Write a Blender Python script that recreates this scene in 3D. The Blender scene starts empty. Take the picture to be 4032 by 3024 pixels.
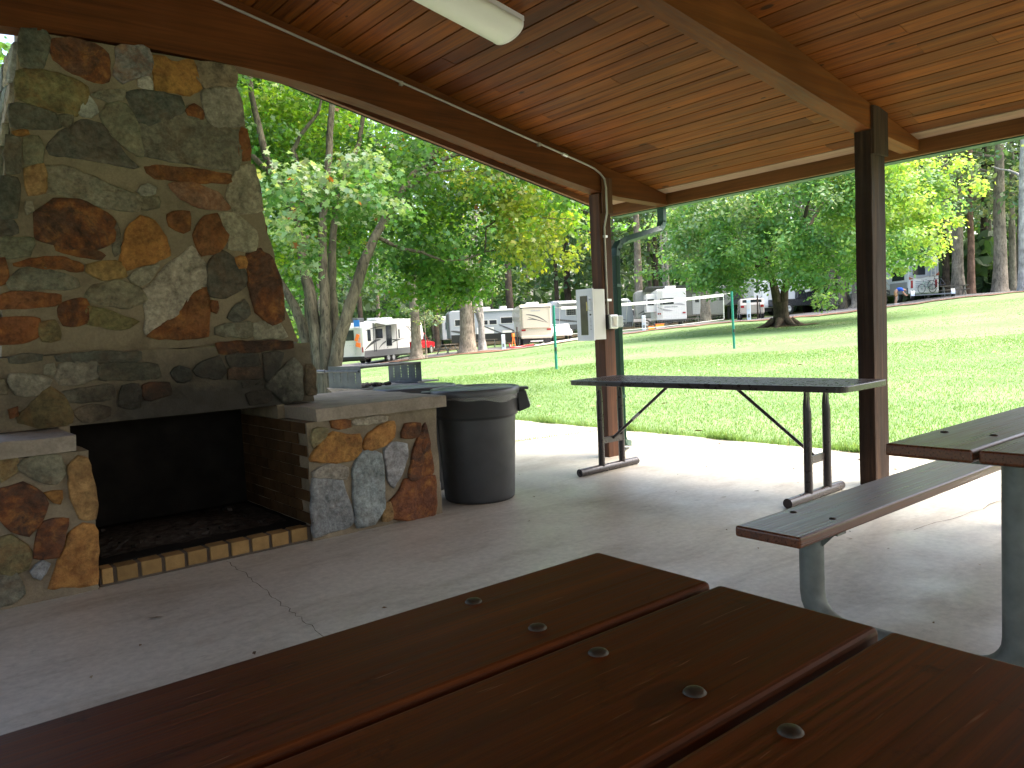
import bpy, math, random
import numpy as np
from mathutils import Vector, Matrix
R = math.radians
rnd = random.Random(11)
rng = np.random.default_rng(11)
S = bpy.context.scene
COL = S.collection
# ------------------------------------------------------------------ helpers
class MB:
    def __init__(s): s.v=[]; s.f=[]; s.m=[]; s.t=[]; s.s=[]
    def add(s, vs, fs, m=0, t=None, sm=False):
        o=len(s.v); s.v += [tuple(p) for p in vs]
        t = (1,1,1,0) if t is None else (tuple(t)+(0,) if len(t)==3 else tuple(t))
        for f in fs: s.f.append([o+i for i in f]); s.m.append(m); s.t.append(t); s.s.append(sm)
        return s
    def obox(s, c, ax, ay, az, m=0, t=None):
        c,ax,ay,az=map(Vector,(c,ax,ay,az))
        vs=[c+sx*ax+sy*ay+sz*az for sz in (-1,1) for sy in (-1,1) for sx in (-1,1)]
        return s.add(vs,[(0,2,3,1),(4,5,7,6),(0,1,5,4),(2,6,7,3),(0,4,6,2),(1,3,7,5)],m,t)
    def box(s,x0,x1,y0,y1,z0,z1,m=0,t=None):
        return s.obox(((x0+x1)/2,(y0+y1)/2,(z0+z1)/2),((x1-x0)/2,0,0),(0,(y1-y0)/2,0),(0,0,(z1-z0)/2),m,t)
    def bar(s,a,b,w,h,m=0,t=None,up=(0,0,1)):
        a,b=Vector(a),Vector(b); d=(b-a); L=d.length; d.normalize(); u=Vector(up)
        if abs(d.dot(u))>.98: u=Vector((1,0,0))
        r=d.cross(u).normalized(); u=r.cross(d)
        return s.obox((a+b)/2,d*L/2,r*w/2,u*h/2,m,t)
    def prism(s,poly,a,b,plane='xz',m=0,t=None):
        n=len(poly); mp={'xz':lambda p,q:(p[0],q,p[1]),'xy':lambda p,q:(p[0],p[1],q),'yz':lambda p,q:(q,p[0],p[1])}[plane]
        vs=[mp(p,a) for p in poly]+[mp(p,b) for p in poly]
        fs=[tuple(range(n-1,-1,-1)),tuple(range(n,2*n))]+[(i,(i+1)%n,n+(i+1)%n,n+i) for i in range(n)]
        return s.add(vs,fs,m,t)
    def tube(s,pts,rad,n=10,m=0,t=None,caps=True,jit=0.):
        pts=[Vector(p) for p in pts]; k=len(pts); rad=rad if isinstance(rad,(list,tuple)) else [rad]*k
        vs=[]; pr=None
        for i,p in enumerate(pts):
            d=(pts[min(i+1,k-1)]-pts[max(i-1,0)]).normalized()
            if pr is None:
                u=Vector((0,0,1)) if abs(d.z)<.9 else Vector((1,0,0)); pr=d.cross(u).normalized()
            pr=(pr-d*pr.dot(d)).normalized(); q=d.cross(pr)
            for j in range(n):
                a=2*math.pi*j/n; rr=rad[i]*(1+(rnd.uniform(-jit,jit) if jit else 0))
                vs.append(p+(pr*math.cos(a)+q*math.sin(a))*rr)
        fs=[(i*n+j,i*n+(j+1)%n,(i+1)*n+(j+1)%n,(i+1)*n+j) for i in range(k-1) for j in range(n)]
        s.add(vs,fs,m,t,True)
        if caps:
            s.add(vs[:n],[tuple(range(n-1,-1,-1))],m,t); s.add(vs[-n:],[tuple(range(n))],m,t)
        return s
    def lathe(s,prof,n=32,c=(0,0,0),m=0,t=None,axis='z',sm=True):
        vs=[]
        for r,z in prof:
            for j in range(n):
                a=2*math.pi*j/n; x,y=r*math.cos(a),r*math.sin(a)
                p=(x,y,z) if axis=='z' else ((x,z,y) if axis=='y' else (z,x,y))
                vs.append((c[0]+p[0],c[1]+p[1],c[2]+p[2]))
        fs=[(i*n+j,i*n+(j+1)%n,(i+1)*n+(j+1)%n,(i+1)*n+j) for i in range(len(prof)-1) for j in range(n)]
        return s.add(vs,fs,m,t,sm)
    def build(s,name,mats,parent=None,world=False,bevel=0,bseg=2,smooth_angle=None):
        v=np.array(s.v,dtype=float)
        if world and parent is not None:
            v=v-np.array(parent.location); a=-parent.rotation_euler.z
            c_,s_=math.cos(a),math.sin(a); v=np.stack([v[:,0]*c_-v[:,1]*s_,v[:,0]*s_+v[:,1]*c_,v[:,2]],1)
        me=bpy.data.meshes.new(name); me.from_pydata(v.tolist(),[],s.f)
        mats=mats if isinstance(mats,(list,tuple)) else [mats]
        for q in mats: me.materials.append(q)
        me.polygons.foreach_set('material_index',s.m)
        me.polygons.foreach_set('use_smooth',s.s)
        at=me.color_attributes.new('tint','FLOAT_COLOR','CORNER')
        cnt=[len(f) for f in s.f]
        at.data.foreach_set('color',np.repeat(np.array(s.t,dtype=np.float32),cnt,axis=0).ravel())
        o=bpy.data.objects.new(name,me); COL.objects.link(o)
        if parent is not None: o.parent=parent
        if bevel:
            b=o.modifiers.new('bevel','BEVEL'); b.width=bevel; b.segments=bseg; b.limit_method='ANGLE'; b.angle_limit=R(40)
        return o
def tag(o,label=None,cat=None,group=None,kind=None):
    if label: o['label']=label
    if cat: o['category']=cat
    if group: o['group']=group
    if kind: o['kind']=kind
    return o
def thing(name,label,cat,loc=(0,0,0),rz=0,group=None):
    o=bpy.data.objects.new(name,None); COL.objects.link(o); o.empty_display_size=.2
    o.location=loc; o.rotation_euler=(0,0,rz)
    return tag(o,label,cat,group)
def copy_tree(o,parent=None):
    c=o.copy(); COL.objects.link(c)
    if parent is not None: c.parent=parent
    for ch in list(o.children): copy_tree(ch,c)
    return c
# ------------------------------------------------------------------ materials
def newmat(name):
    m=bpy.data.materials.new(name); m.use_nodes=True; nt=m.node_tree
    b=nt.nodes['Principled BSDF']
    return m,nt,b
def N(nt,typ,ins=None,**props):
    n=nt.nodes.new(typ)
    for k,v in props.items(): setattr(n,k,v)
    for k,v in (ins or {}).items():
        if isinstance(v,bpy.types.NodeSocket): nt.links.new(v,n.inputs[k])
        else: n.inputs[k].default_value=v
    return n
def ramp(nt,fac,stops):
    n=nt.nodes.new('ShaderNodeValToRGB'); nt.links.new(fac,n.inputs[0])
    e=n.color_ramp.elements
    while len(e)<len(stops): e.new(.5)
    for i,(p,c) in enumerate(stops):
        e[i].position=p; e[i].color=(c,c,c,1) if isinstance(c,(int,float)) else (*c,1)
    return n.outputs[0]
def mulc(nt,a,b,fac=1.,mode='MULTIPLY'):
    n=nt.nodes.new('ShaderNodeMix'); n.data_type='RGBA'; n.blend_type=mode
    for i,v in ((0,fac),(6,a),(7,b)):
        if isinstance(v,bpy.types.NodeSocket): nt.links.new(v,n.inputs[i])
        else: n.inputs[i].default_value=v if isinstance(v,(int,float)) else (*v,1)
    return n.outputs[2]
def coords(nt,scale=(1,1,1),shift=0):
    tc=N(nt,'ShaderNodeTexCoord'); v=tc.outputs['Object']
    if shift:
        a=N(nt,'ShaderNodeAttribute',attribute_name='tint')
        q=N(nt,'ShaderNodeVectorMath',{0:a.outputs['Color'],1:(shift,shift*1.7,shift*.6)},operation='MULTIPLY')
        v=N(nt,'ShaderNodeVectorMath',{0:v,1:q.outputs[0]},operation='ADD').outputs[0]
    return N(nt,'ShaderNodeMapping',{'Vector':v,'Scale':scale}).outputs[0]
def noise(nt,vec,scale,detail=5,rough=.55,dist=0):
    return N(nt,'ShaderNodeTexNoise',{'Vector':vec,'Scale':scale,'Detail':detail,'Roughness':rough,'Distortion':dist}).outputs['Fac']
def bump(nt,b,h,strength=.3,dist=.01):
    n=N(nt,'ShaderNodeBump',{'Height':h,'Strength':strength,'Distance':dist}); nt.links.new(n.outputs[0],b.inputs['Normal'])
def flat(name,c,rough=.5,metal=0.,spec=.5,var=0.,vscale=8,bmp=0.,coat=0.,tint=True):
    m,nt,b=newmat(name); b.inputs['Roughness'].default_value=rough; b.inputs['Metallic'].default_value=metal
    b.inputs['Specular IOR Level'].default_value=spec; b.inputs['Coat Weight'].default_value=coat
    a=N(nt,'ShaderNodeAttribute',attribute_name='tint').outputs['Color']
    v=coords(nt); f=noise(nt,v,vscale,6)
    k=ramp(nt,f,[(.25,1-var),(.75,1+var*.6)])
    c1=mulc(nt,k,c); c2=mulc(nt,c1,a) if tint else c1
    nt.links.new(c2,b.inputs['Base Color'])
    r=ramp(nt,noise(nt,v,vscale*2.3,4),[(.3,max(0,rough-.08)),(.7,min(1,rough+.1))]); nt.links.new(r,b.inputs['Roughness'])
    if bmp: bump(nt,b,noise(nt,v,vscale*6,5),bmp,.01)
    return m
def wood(name,c1,c2,c3,axis=0,rough=.55,sc=1.,bmp=.25,knots=0.,shift=5.,spec=.4,weather=0.,fsc=70,fcon=(.72,1.12),scratch=0.):
    m,nt,b=newmat(name); b.inputs['Specular IOR Level'].default_value=spec
    s=[14*sc]*3; s[axis]=.7*sc
    v=coords(nt,s,shift); g=noise(nt,v,1.,8,.62,.8)
    s2=[fsc*sc]*3; s2[axis]=1.6*sc
    v2=coords(nt,s2,shift); fine=noise(nt,v2,1.,5,.6,.2)
    c=ramp(nt,g,[(.28,c1),(.5,c2),(.75,c3)])
    c=mulc(nt,c,ramp(nt,fine,[(.3,fcon[0]),(.65,fcon[1])]))
    big=noise(nt,coords(nt,(1,1,1),shift*.5),1.3,4)
    c=mulc(nt,c,ramp(nt,big,[(.3,.75),(.7,1.15)]))
    a=N(nt,'ShaderNodeAttribute',attribute_name='tint').outputs['Color']
    c=mulc(nt,c,a)
    if knots:
        s3=[9.]*3; s3[axis]=3.6
        vo=N(nt,'ShaderNodeTexVoronoi',{'Vector':coords(nt,s3,shift),'Scale':1.,'Randomness':1.})
        sel=N(nt,'ShaderNodeSeparateColor',{0:vo.outputs['Color']}).outputs[0]
        d=N(nt,'ShaderNodeMath',{0:vo.outputs['Distance'],1:N(nt,'ShaderNodeMath',{0:sel,1:.5,2:-.34},operation='MULTIPLY_ADD').outputs[0]},operation='SUBTRACT').outputs[0]
        kf=ramp(nt,d,[(0.,1.),(.05,0.)])
        c=mulc(nt,c,(.03,.014,.006),N(nt,'ShaderNodeMath',{0:kf,1:knots},operation='MULTIPLY').outputs[0],'MIX')
    if weather:
        w=ramp(nt,noise(nt,coords(nt,(1.5,1.5,1.5),shift),1.,6,.7),[(.5,0.),(.72,weather)])
        c=mulc(nt,c,(.055,.05,.045),w,'MIX')
    if scratch:
        s4=[150.]*3; s4[axis]=9.
        sc_=ramp(nt,noise(nt,N(nt,'ShaderNodeMapping',{'Vector':coords(nt,s4,shift),'Rotation':(0,0,.12)}).outputs[0],1.,2,.5,.4),[(.70,0.),(.76,scratch)])
        c=mulc(nt,c,(.3,.17,.09),sc_,'MIX')
        dk=ramp(nt,noise(nt,coords(nt,(9,9,9),shift),1.,8,.75,.3),[(.6,0.),(.7,.7)]); c=mulc(nt,c,(.02,.01,.006),dk,'MIX')
    nt.links.new(c,b.inputs['Base Color'])
    nt.links.new(ramp(nt,fine,[(.3,rough-.1),(.7,rough+.12)]),b.inputs['Roughness'])
    if bmp: bump(nt,b,fine,bmp,.004)
    return m
def concrete(name,cl,cd,stain,rough=.75,sc=1.,bmp=.15):
    m,nt,b=newmat(name); v=coords(nt)
    a=noise(nt,v,.7*sc,6,.6); c=ramp(nt,a,[(.3,cd),(.7,cl)])
    st=ramp(nt,noise(nt,coords(nt,(1.,2.6,1.)),1.1*sc,9,.68,.6),[(.48,0.),(.74,.85)]); c=mulc(nt,c,stain,st,'MIX')
    c=mulc(nt,c,ramp(nt,noise(nt,v,26*sc,6,.7),[(.3,.78),(.7,1.12)]))
    sp=ramp(nt,noise(nt,v,9*sc,3,.6),[(.66,0.),(.72,.5)]); c=mulc(nt,c,(.12,.1,.08),N(nt,'ShaderNodeMath',{0:sp,1:.5},operation='MULTIPLY').outputs[0],'MIX')
    at=N(nt,'ShaderNodeAttribute',attribute_name='tint').outputs['Color']; c=mulc(nt,c,at)
    nt.links.new(c,b.inputs['Base Color'])
    nt.links.new(ramp(nt,noise(nt,v,3*sc,5),[(.3,rough-.14),(.7,rough+.1)]),b.inputs['Roughness'])
    b.inputs['Specular IOR Level'].default_value=.5
    bump(nt,b,noise(nt,v,45*sc,6,.7),bmp,.006)
    return m
def stone(name):
    m,nt,b=newmat(name); b.inputs['Roughness'].default_value=.85; b.inputs['Specular IOR Level'].default_value=.25
    at=N(nt,'ShaderNodeAttribute',attribute_name='tint'); v=coords(nt,(1,1,1),6.)
    n1=noise(nt,v,7,9,.66,.6); n2=noise(nt,v,34,7,.7)
    c=mulc(nt,at.outputs['Color'],ramp(nt,n1,[(.3,.5),(.5,.95),(.7,1.35)]))
    c=mulc(nt,c,ramp(nt,n2,[(.32,.55),(.66,1.35)]))
    ru=ramp(nt,noise(nt,v,5.5,8,.7,1.2),[(.42,0.),(.58,1.)])
    f=N(nt,'ShaderNodeMath',{0:ru,1:at.outputs['Alpha']},operation='MULTIPLY').outputs[0]
    rc=ramp(nt,noise(nt,v,11,7,.7),[(.35,(.035,.016,.01)),(.5,(.2,.065,.018)),(.68,(.42,.2,.05))])
    c=mulc(nt,c,rc,f,'MIX')
    nt.links.new(c,b.inputs['Base Color']); 
    hh=N(nt,'ShaderNodeMath',{0:n1,1:n2},operation='ADD').outputs[0]; bump(nt,b,hh,.7,.02)
    return m
def leafmat(name,trans=.4,rough=.45,spec=.4):
    m,nt,b=newmat(name); a=N(nt,'ShaderNodeAttribute',attribute_name='tint').outputs['Color']
    nt.links.new(a,b.inputs['Base Color']); b.inputs['Roughness'].default_value=rough; b.inputs['Specular IOR Level'].default_value=spec
    t=N(nt,'ShaderNodeBsdfTranslucent'); nt.links.new(mulc(nt,a,(1.25,1.35,.55)),t.inputs[0])
    mx=N(nt,'ShaderNodeMixShader',{0:trans}); nt.links.new(b.outputs[0],mx.inputs[1]); nt.links.new(t.outputs[0],mx.inputs[2])
    nt.links.new(mx.outputs[0],nt.nodes['Material Output'].inputs[0])
    return m
def bark(name,c1,c2,sc=1.):
    m,nt,b=newmat(name); v=coords(nt,(1,1,.22)); n1=noise(nt,v,9*sc,8,.7,.8)
    c=ramp(nt,n1,[(.3,c1),(.52,c2),(.75,tuple(min(1,x*1.35) for x in c2))])
    c=mulc(nt,c,ramp(nt,noise(nt,coords(nt),1.6,5,.6),[(.35,.55),(.65,1.15)]))
    nt.links.new(c,b.inputs['Base Color']); b.inputs['Roughness'].default_value=.9; b.inputs['Specular IOR Level'].default_value=.2
    bump(nt,b,n1,.9,.04); return m
def ground_mat(name,stops,sc=1.,bmp=.4,extra=None):
    m,nt,b=newmat(name); v=coords(nt)
    c=ramp(nt,noise(nt,v,.28*sc,8,.65),stops)
    c=mulc(nt,c,ramp(nt,noise(nt,v,9*sc,7,.75),[(.3,.62),(.7,1.3)]))
    if extra:
        f=ramp(nt,noise(nt,coords(nt,(.5,1,1)),.55*sc,7,.7),[(.56,0.),(.7,.8)]); c=mulc(nt,c,extra,f,'MIX')
    nt.links.new(c,b.inputs['Base Color']); b.inputs['Roughness'].default_value=.95; b.inputs['Specular IOR Level'].default_value=.1
    bump(nt,b,noise(nt,v,14*sc,6,.8),bmp,.06); return m
def glassmat(name,alpha=.35,c=(.9,.95,.93)):
    m,nt,b=newmat(name); b.inputs['Base Color'].default_value=(*c,1); b.inputs['Roughness'].default_value=.12
    t=N(nt,'ShaderNodeBsdfTransparent'); mx=N(nt,'ShaderNodeMixShader',{0:alpha})
    nt.links.new(t.outputs[0],mx.inputs[1]); nt.links.new(b.outputs[0],mx.inputs[2]); nt.links.new(mx.outputs[0],nt.nodes['Material Output'].inputs[0]); return m

m_floor=concrete('concrete_floor',(.52,.495,.425),(.42,.39,.325),(.27,.225,.165),.45)
m_cap=concrete('cast_concrete',(.3,.255,.2),(.21,.175,.13),(.12,.095,.065),.85,2.2,.4)
m_mortar=concrete('mortar',(.25,.2,.13),(.18,.145,.095),(.11,.085,.055),.9,3.,.7)
def sooted(m,cx,cy,cz,rx,rz):
    nt=m.node_tree; b=nt.nodes['Principled BSDF']; src=b.inputs['Base Color'].links[0].from_socket
    tc=N(nt,'ShaderNodeTexCoord'); s=N(nt,'ShaderNodeVectorMath',{0:tc.outputs['Object'],1:(cx,cy,cz)},operation='SUBTRACT')
    s=N(nt,'ShaderNodeVectorMath',{0:s.outputs[0],1:(1/rx,0,1/rz)},operation='MULTIPLY'); l=N(nt,'ShaderNodeVectorMath',{0:s.outputs[0]},operation='LENGTH').outputs['Value']
    l=N(nt,'ShaderNodeMath',{0:l,1:noise(nt,tc.outputs['Object'],4.,7,.7)},operation='ADD').outputs[0]
    f=ramp(nt,l,[(.55,.9),(1.,.0)]) if False else N(nt,'ShaderNodeMapRange',{0:l,1:.8,2:1.6,3:.93,4:0.}).outputs[0]
    nt.links.new(mulc(nt,src,(.012,.011,.009),f,'MIX'),b.inputs['Base Color']); return m
m_stone=stone('field_stone')
m_stone_soot=sooted(stone('sooted_stone'),.2,0,.78,1.25,.6); m_mortar_soot=sooted(concrete('sooted_mortar',(.25,.2,.13),(.18,.145,.095),(.11,.085,.055),.9,3.,.7),.2,0,.78,1.25,.6)
m_soot=flat('sooty_brick',(.014,.012,.01),.95,var=.5,vscale=5,bmp=.3,spec=.1)
m_fire=flat('fire_brick',(.26,.16,.06),.85,var=.25,vscale=14,bmp=.3,spec=.2)
m_ash=flat('ash',(.06,.052,.045),1.,var=.6,vscale=25,bmp=.6,spec=0)
m_board=wood('ceiling_board',(.1,.028,.005),(.175,.054,.0098),(.23,.082,.016),1,.6,1.,.2,.9,9.,.12,fcon=(.6,1.2))
m_beam=wood('beam_wood',(.064,.017,.004),(.1,.029,.0065),(.13,.041,.01),0,.6,.9,.15,0.,2.,.14,weather=.1)
m_fascia=wood('fascia_wood',(.1,.035,.009),(.155,.058,.015),(.19,.083,.022),1,.55,.8,.15,.9,2.,.25)
m_edge=wood('pale_board',(.18,.105,.065),(.25,.16,.105),(.3,.2,.14),1,.6,.9,.1,.7,3.)
m_post=wood('post_wood',(.03,.012,.006),(.085,.034,.015),(.15,.066,.03),2,.7,.9,.8,0.,3.,.25,weather=.3)
m_post_backlit=wood('backlit_post_wood',(.014,.008,.005),(.034,.018,.011),(.1,.058,.032),2,.75,.9,.8,0.,3.,.2,weather=.3)  # backlit shade of the middle post darkened into its wood colour
m_table=wood('stained_plank',(.068,.017,.0028),(.117,.031,.005),(.165,.049,.0085),0,.5,.8,.12,.5,6.,.14,weather=.14,fsc=190,fcon=(.5,1.25),scratch=.5)
m_table2=wood('glossy_plank',(.068,.017,.0028),(.117,.031,.005),(.165,.049,.0085),0,.33,.8,.08,.5,6.,.5,weather=.14,fsc=190,fcon=(.5,1.25),scratch=.5)
m_galv=flat('galvanised_steel',(.17,.185,.165),.55,.25,var=.35,vscale=14)
m_bolt=flat('dull_bolt',(.055,.042,.027),.5,.4,var=.3,vscale=60)
m_black=flat('dark_bronze_coat',(.026,.018,.017),.3,.0,.5,var=.15)
m_can=flat('grey_plastic',(.042,.043,.044),.5,var=.35,vscale=4)
m_lid=flat('lid_plastic',(.075,.078,.085),.38,var=.1)
m_bag=glassmat('plastic_bag',.3,(.5,.5,.5))
m_grill=flat('charred_steel',(.075,.08,.09),.5,.4,var=.35,vscale=9)
m_wpaint=flat('white_enamel',(.72,.72,.73),.35,var=.04)
m_gpaint=flat('cabinet_side',(.6,.6,.58),.4,var=.05)
m_lens=flat('diffuser',(.78,.8,.7),.45,var=.03)
m_conduit=flat('conduit_metal',(.36,.33,.29),.45,.4,var=.1)
m_green=flat('green_gutter',(.016,.06,.038),.45,var=.15,spec=.3)
m_postgreen=flat('green_post_paint',(.012,.2,.15),.35,var=.1)
m_rubber=flat('black_rubber',(.02,.02,.021),.7)
m_dark=flat('black_plastic',(.015,.015,.016),.4)
m_glass=flat('dark_glass',(.02,.024,.03),.08,spec=.8)
m_clear=glassmat('clear_cover',.3)
m_rv=flat('white_gelcoat',(.66,.66,.64),.3,var=.03,coat=.2)
m_cream=flat('cream_gelcoat',(.5,.46,.37),.3,var=.04,coat=.2)
m_rvgrey=flat('grey_panel',(.3,.33,.37),.3,var=.04,coat=.2)
m_stripe=flat('decal',(.06,.06,.065),.4)
m_red=flat('red_paint',(.5,.015,.025),.22,coat=.6,var=.05)
m_alu=flat('aluminium',(.62,.63,.64),.35,.7)
m_orange=flat('orange_cloth',(.85,.2,.03),.7)
m_blue=flat('blue_plastic',(.03,.2,.62),.5)
m_tail=flat('tail_lamp',(.3,.01,.02),.2,coat=.5)
m_yellow=flat('yellow_plastic',(.75,.42,.03),.5)
m_net=flat('white_webbing',(.78,.78,.76),.8)
m_skin=flat('skin',(.5,.29,.2),.55,var=.08,tint=False)
m_shirt=flat('blue_shirt',(.02,.1,.5),.85,tint=False)
m_short=flat('tan_shorts',(.38,.22,.1),.9,tint=False)
m_hair=flat('dark_hair',(.05,.03,.02),.7,tint=False)
m_leaf=leafmat('maple_leaf',.5); m_leaf2=leafmat('far_leaf',.42,.55,.3)
m_blade=leafmat('grass_blade',.5,.8,.05)
m_barkL=bark('pale_bark',(.01,.0075,.005),(.135,.115,.08),1.8)
m_barkG=bark('grey_bark',(.06,.05,.038),(.25,.215,.17),1.3)
m_barkD=bark('dark_bark',(.03,.024,.018),(.085,.066,.05))
m_barkR=bark('red_bark',(.12,.07,.05),(.26,.16,.12))
m_lawn=ground_mat('lawn_grass',[(.3,(.108,.18,.068)),(.5,(.138,.215,.09)),(.72,(.18,.248,.118))],1.,.25,(.22,.24,.13))
m_road=ground_mat('grey_gravel',[(.3,(.13,.122,.118)),(.7,(.2,.19,.185))],1.6,.3)
m_pad=ground_mat('pale_gravel',[(.3,(.45,.42,.4)),(.7,(.56,.53,.51))],1.6,.3)
m_mulch=ground_mat('bark_mulch',[(.3,(.1,.055,.035)),(.5,(.2,.11,.075)),(.72,(.34,.22,.16))],4.,.8)
m_forest=ground_mat('leaf_litter',[(.3,(.05,.04,.025)),(.5,(.1,.075,.045)),(.72,(.13,.14,.05))],1.5,.6)
m_dirt=ground_mat('bare_dirt',[(.3,(.1,.07,.045)),(.6,(.16,.11,.075)),(.75,(.12,.14,.05))],2.,.5)
# ------------------------------------------------------------------ camera, world, sun
cy,cp,cr=R(38.79),R(-3.96),R(-2.77)
fw=Vector((math.sin(cy)*math.cos(cp),math.cos(cy)*math.cos(cp),math.sin(cp)))
rt=Vector((math.cos(cy),-math.sin(cy),0)); up=rt.cross(fw)
r2=rt*math.cos(cr)+up*math.sin(cr); u2=up*math.cos(cr)-rt*math.sin(cr)
cam=bpy.data.cameras.new('camera'); co=bpy.data.objects.new('camera',cam); COL.objects.link(co)
mw=Matrix((r2,u2,-fw)).transposed().to_4x4(); mw.translation=Vector((0,0,1.2)); co.matrix_world=mw
cam.sensor_width=36; cam.lens=3051/4032*36; cam.clip_start=.02; cam.clip_end=1500; S.camera=co
SUN_EL,SUN_AZ=R(60),R(128)      # azimuth clockwise from +Y
w=bpy.data.worlds.new('World'); S.world=w; w.use_nodes=True; wt=w.node_tree
sky=wt.nodes.new('ShaderNodeTexSky'); sky.sky_type='NISHITA'; sky.sun_disc=False; sky.sun_elevation=SUN_EL; sky.sun_rotation=SUN_AZ
sky.air_density=1.; sky.dust_density=6; sky.ozone_density=.3
wt.links.new(sky.outputs[0],wt.nodes['Background'].inputs[0]); wt.nodes['Background'].inputs[1].default_value=.15
sl=bpy.data.lights.new('sun','SUN'); sl.energy=1.5; sl.angle=R(50); sl.color=(1,.95,.87)
so=bpy.data.objects.new('sun',sl); COL.objects.link(so)
sd=Vector((math.sin(SUN_AZ)*math.cos(SUN_EL),math.cos(SUN_AZ)*math.cos(SUN_EL),math.sin(SUN_EL)))
so.rotation_euler=sd.to_track_quat('Z','Y').to_euler(); so.location=(0,0,30)
vs=S.view_settings; vs.view_transform='Standard'; vs.look='None'; vs.gamma=1; vs.exposure=2.4
S.cycles.use_denoising=True; S.cycles.max_bounces=10; S.cycles.diffuse_bounces=7; S.cycles.glossy_bounces=4; S.cycles.transmission_bounces=4; S.cycles.transparent_max_bounces=8
S.cycles.sample_clamp_indirect=6
# ------------------------------------------------------------------ terrain
AZ55=[(22,-1.3),(26.3,-1.09),(31.9,-.56),(35.6,-.36),(39.4,-.18),(42.1,.09),(45.2,.40),(48.9,.66),(51.5,.83),(55.4,1.01),(59.7,1.1),(63.2,1.33),(68,1.75),(70.4,1.9),(72.4,2.0),(80,2.1)]
AZ66=[(22,-1.2),(26.9,-.96),(29,-.79),(31.9,-.58),(33.4,-.47),(37.4,-.2),(40.4,-.14),(43.5,.2),(47.9,.69),(50.1,.86),(52.8,1.07),(56.6,1.22),(59.5,1.42),(65.3,1.84),(67,2.04),(68.9,2.2),(72.2,2.26),(80,2.3)]
def gz_np(x,y):
    x=np.asarray(x,float); y=np.asarray(y,float)
    az=np.degrees(np.arctan2(x,y)); d=np.hypot(x,y)
    a=np.array(AZ55); b=np.array(AZ66)
    z55=np.interp(az,a[:,0],a[:,1]); z66=np.interp(az,b[:,0],b[:,1])
    back=np.clip((np.abs(az-48)-70)/50,0,1); z55=z55*(1-back); z66=z66*(1-back)
    s=np.clip((d-12)/43,0,1)**1.15
    z=-.075+(z55+.075)*s
    z=np.where(d>55,z55+(z66-z55)*np.clip((d-55)/11,0,1),z)
    return z+np.clip(d-66,0,80)*.012+np.clip(d-11,0,12)/12*.02*np.sin(x*.5)*np.cos(y*.43)
def gz(x,y): return float(gz_np([x],[y])[0])
def P(az,d,dz=0.):
    x,y=d*math.sin(R(az)),d*math.cos(R(az)); return Vector((x,y,gz(x,y)+dz))
def polar_sheet(name,mat,az0,az1,daz,ds,lift,label,cat,kind='structure',inner=None,outer=None):
    azs=np.arange(az0,az1+1e-6,daz); vs=[]; nd=len(ds)
    for a in azs:
        i0=inner(a) if inner else ds[0]; o0=outer(a) if outer else ds[-1]
        for d in ds:
            dd=i0+(o0-i0)*(d-ds[0])/(ds[-1]-ds[0]) if (inner or outer) else d
            vs.append((dd*math.sin(R(a)),dd*math.cos(R(a))))
    xy=np.array(vs); z=gz_np(xy[:,0],xy[:,1])+lift
    b=MB(); fs=[(i*nd+j,i*nd+j+1,(i+1)*nd+j+1,(i+1)*nd+j) for i in range(len(azs)-1) for j in range(nd-1)]
    fs=[f[::-1] for f in fs]
    b.add(np.column_stack([xy,z]).tolist(),[f[::-1] for f in fs],0,None,True)
    o=b.build(name,mat); return tag(o,label,cat,None,kind)
ds=[.01,2,4,6,8,10,12,14,17,20,24,28,33,38,43,47,51,55,58,62,66,72,80,95,110,140,200,400,900]
o=polar_sheet('ground',m_lawn,-180,180,1.5,ds,0,'sunlit mown green lawn rising away from the shelter','lawn')
wob=lambda a:55+.9*math.sin(a*1.3)+.5*math.sin(a*3.1)
polar_sheet('mulch_bed',m_mulch,20,80,.5,[0,1,2,3,4],.05,'strip of brown bark mulch along the far edge of the lawn','mulch',inner=wob,outer=lambda a:wob(a)+3.0+(1.2*math.sin(a*.9) if a<46 else -.6))
polar_sheet('gravel_road',m_road,20,80,.5,[0,1,2,3,4,5],.03,'grey campground road behind the mulch strip','road',inner=lambda a:57.2,outer=lambda a:65.5)
polar_sheet('parking_pad',m_pad,40.6,46.2,.4,[0,1,2,3,4],.06,'pale gravel pad beside the cream motorhome','parking pad',inner=lambda a:56.6,outer=lambda a:66.5)
polar_sheet('forest_floor',m_forest,-20,95,1.,[0,2,5,10,20,40,80],.05,'brown leaf litter under the woods','forest floor',inner=lambda a:71+2*math.sin(a*.7),outer=lambda a:230)
polar_sheet('bare_patch',m_dirt,56.2,60.6,.2,[0,.5,1,1.5,2],.035,'worn dirt patch at the foot of the lawn maple','dirt',inner=lambda a:43.2-1.2*math.cos((a-58.6)*.75),outer=lambda a:43.4+1.3*math.cos((a-58.6)*.7))
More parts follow.
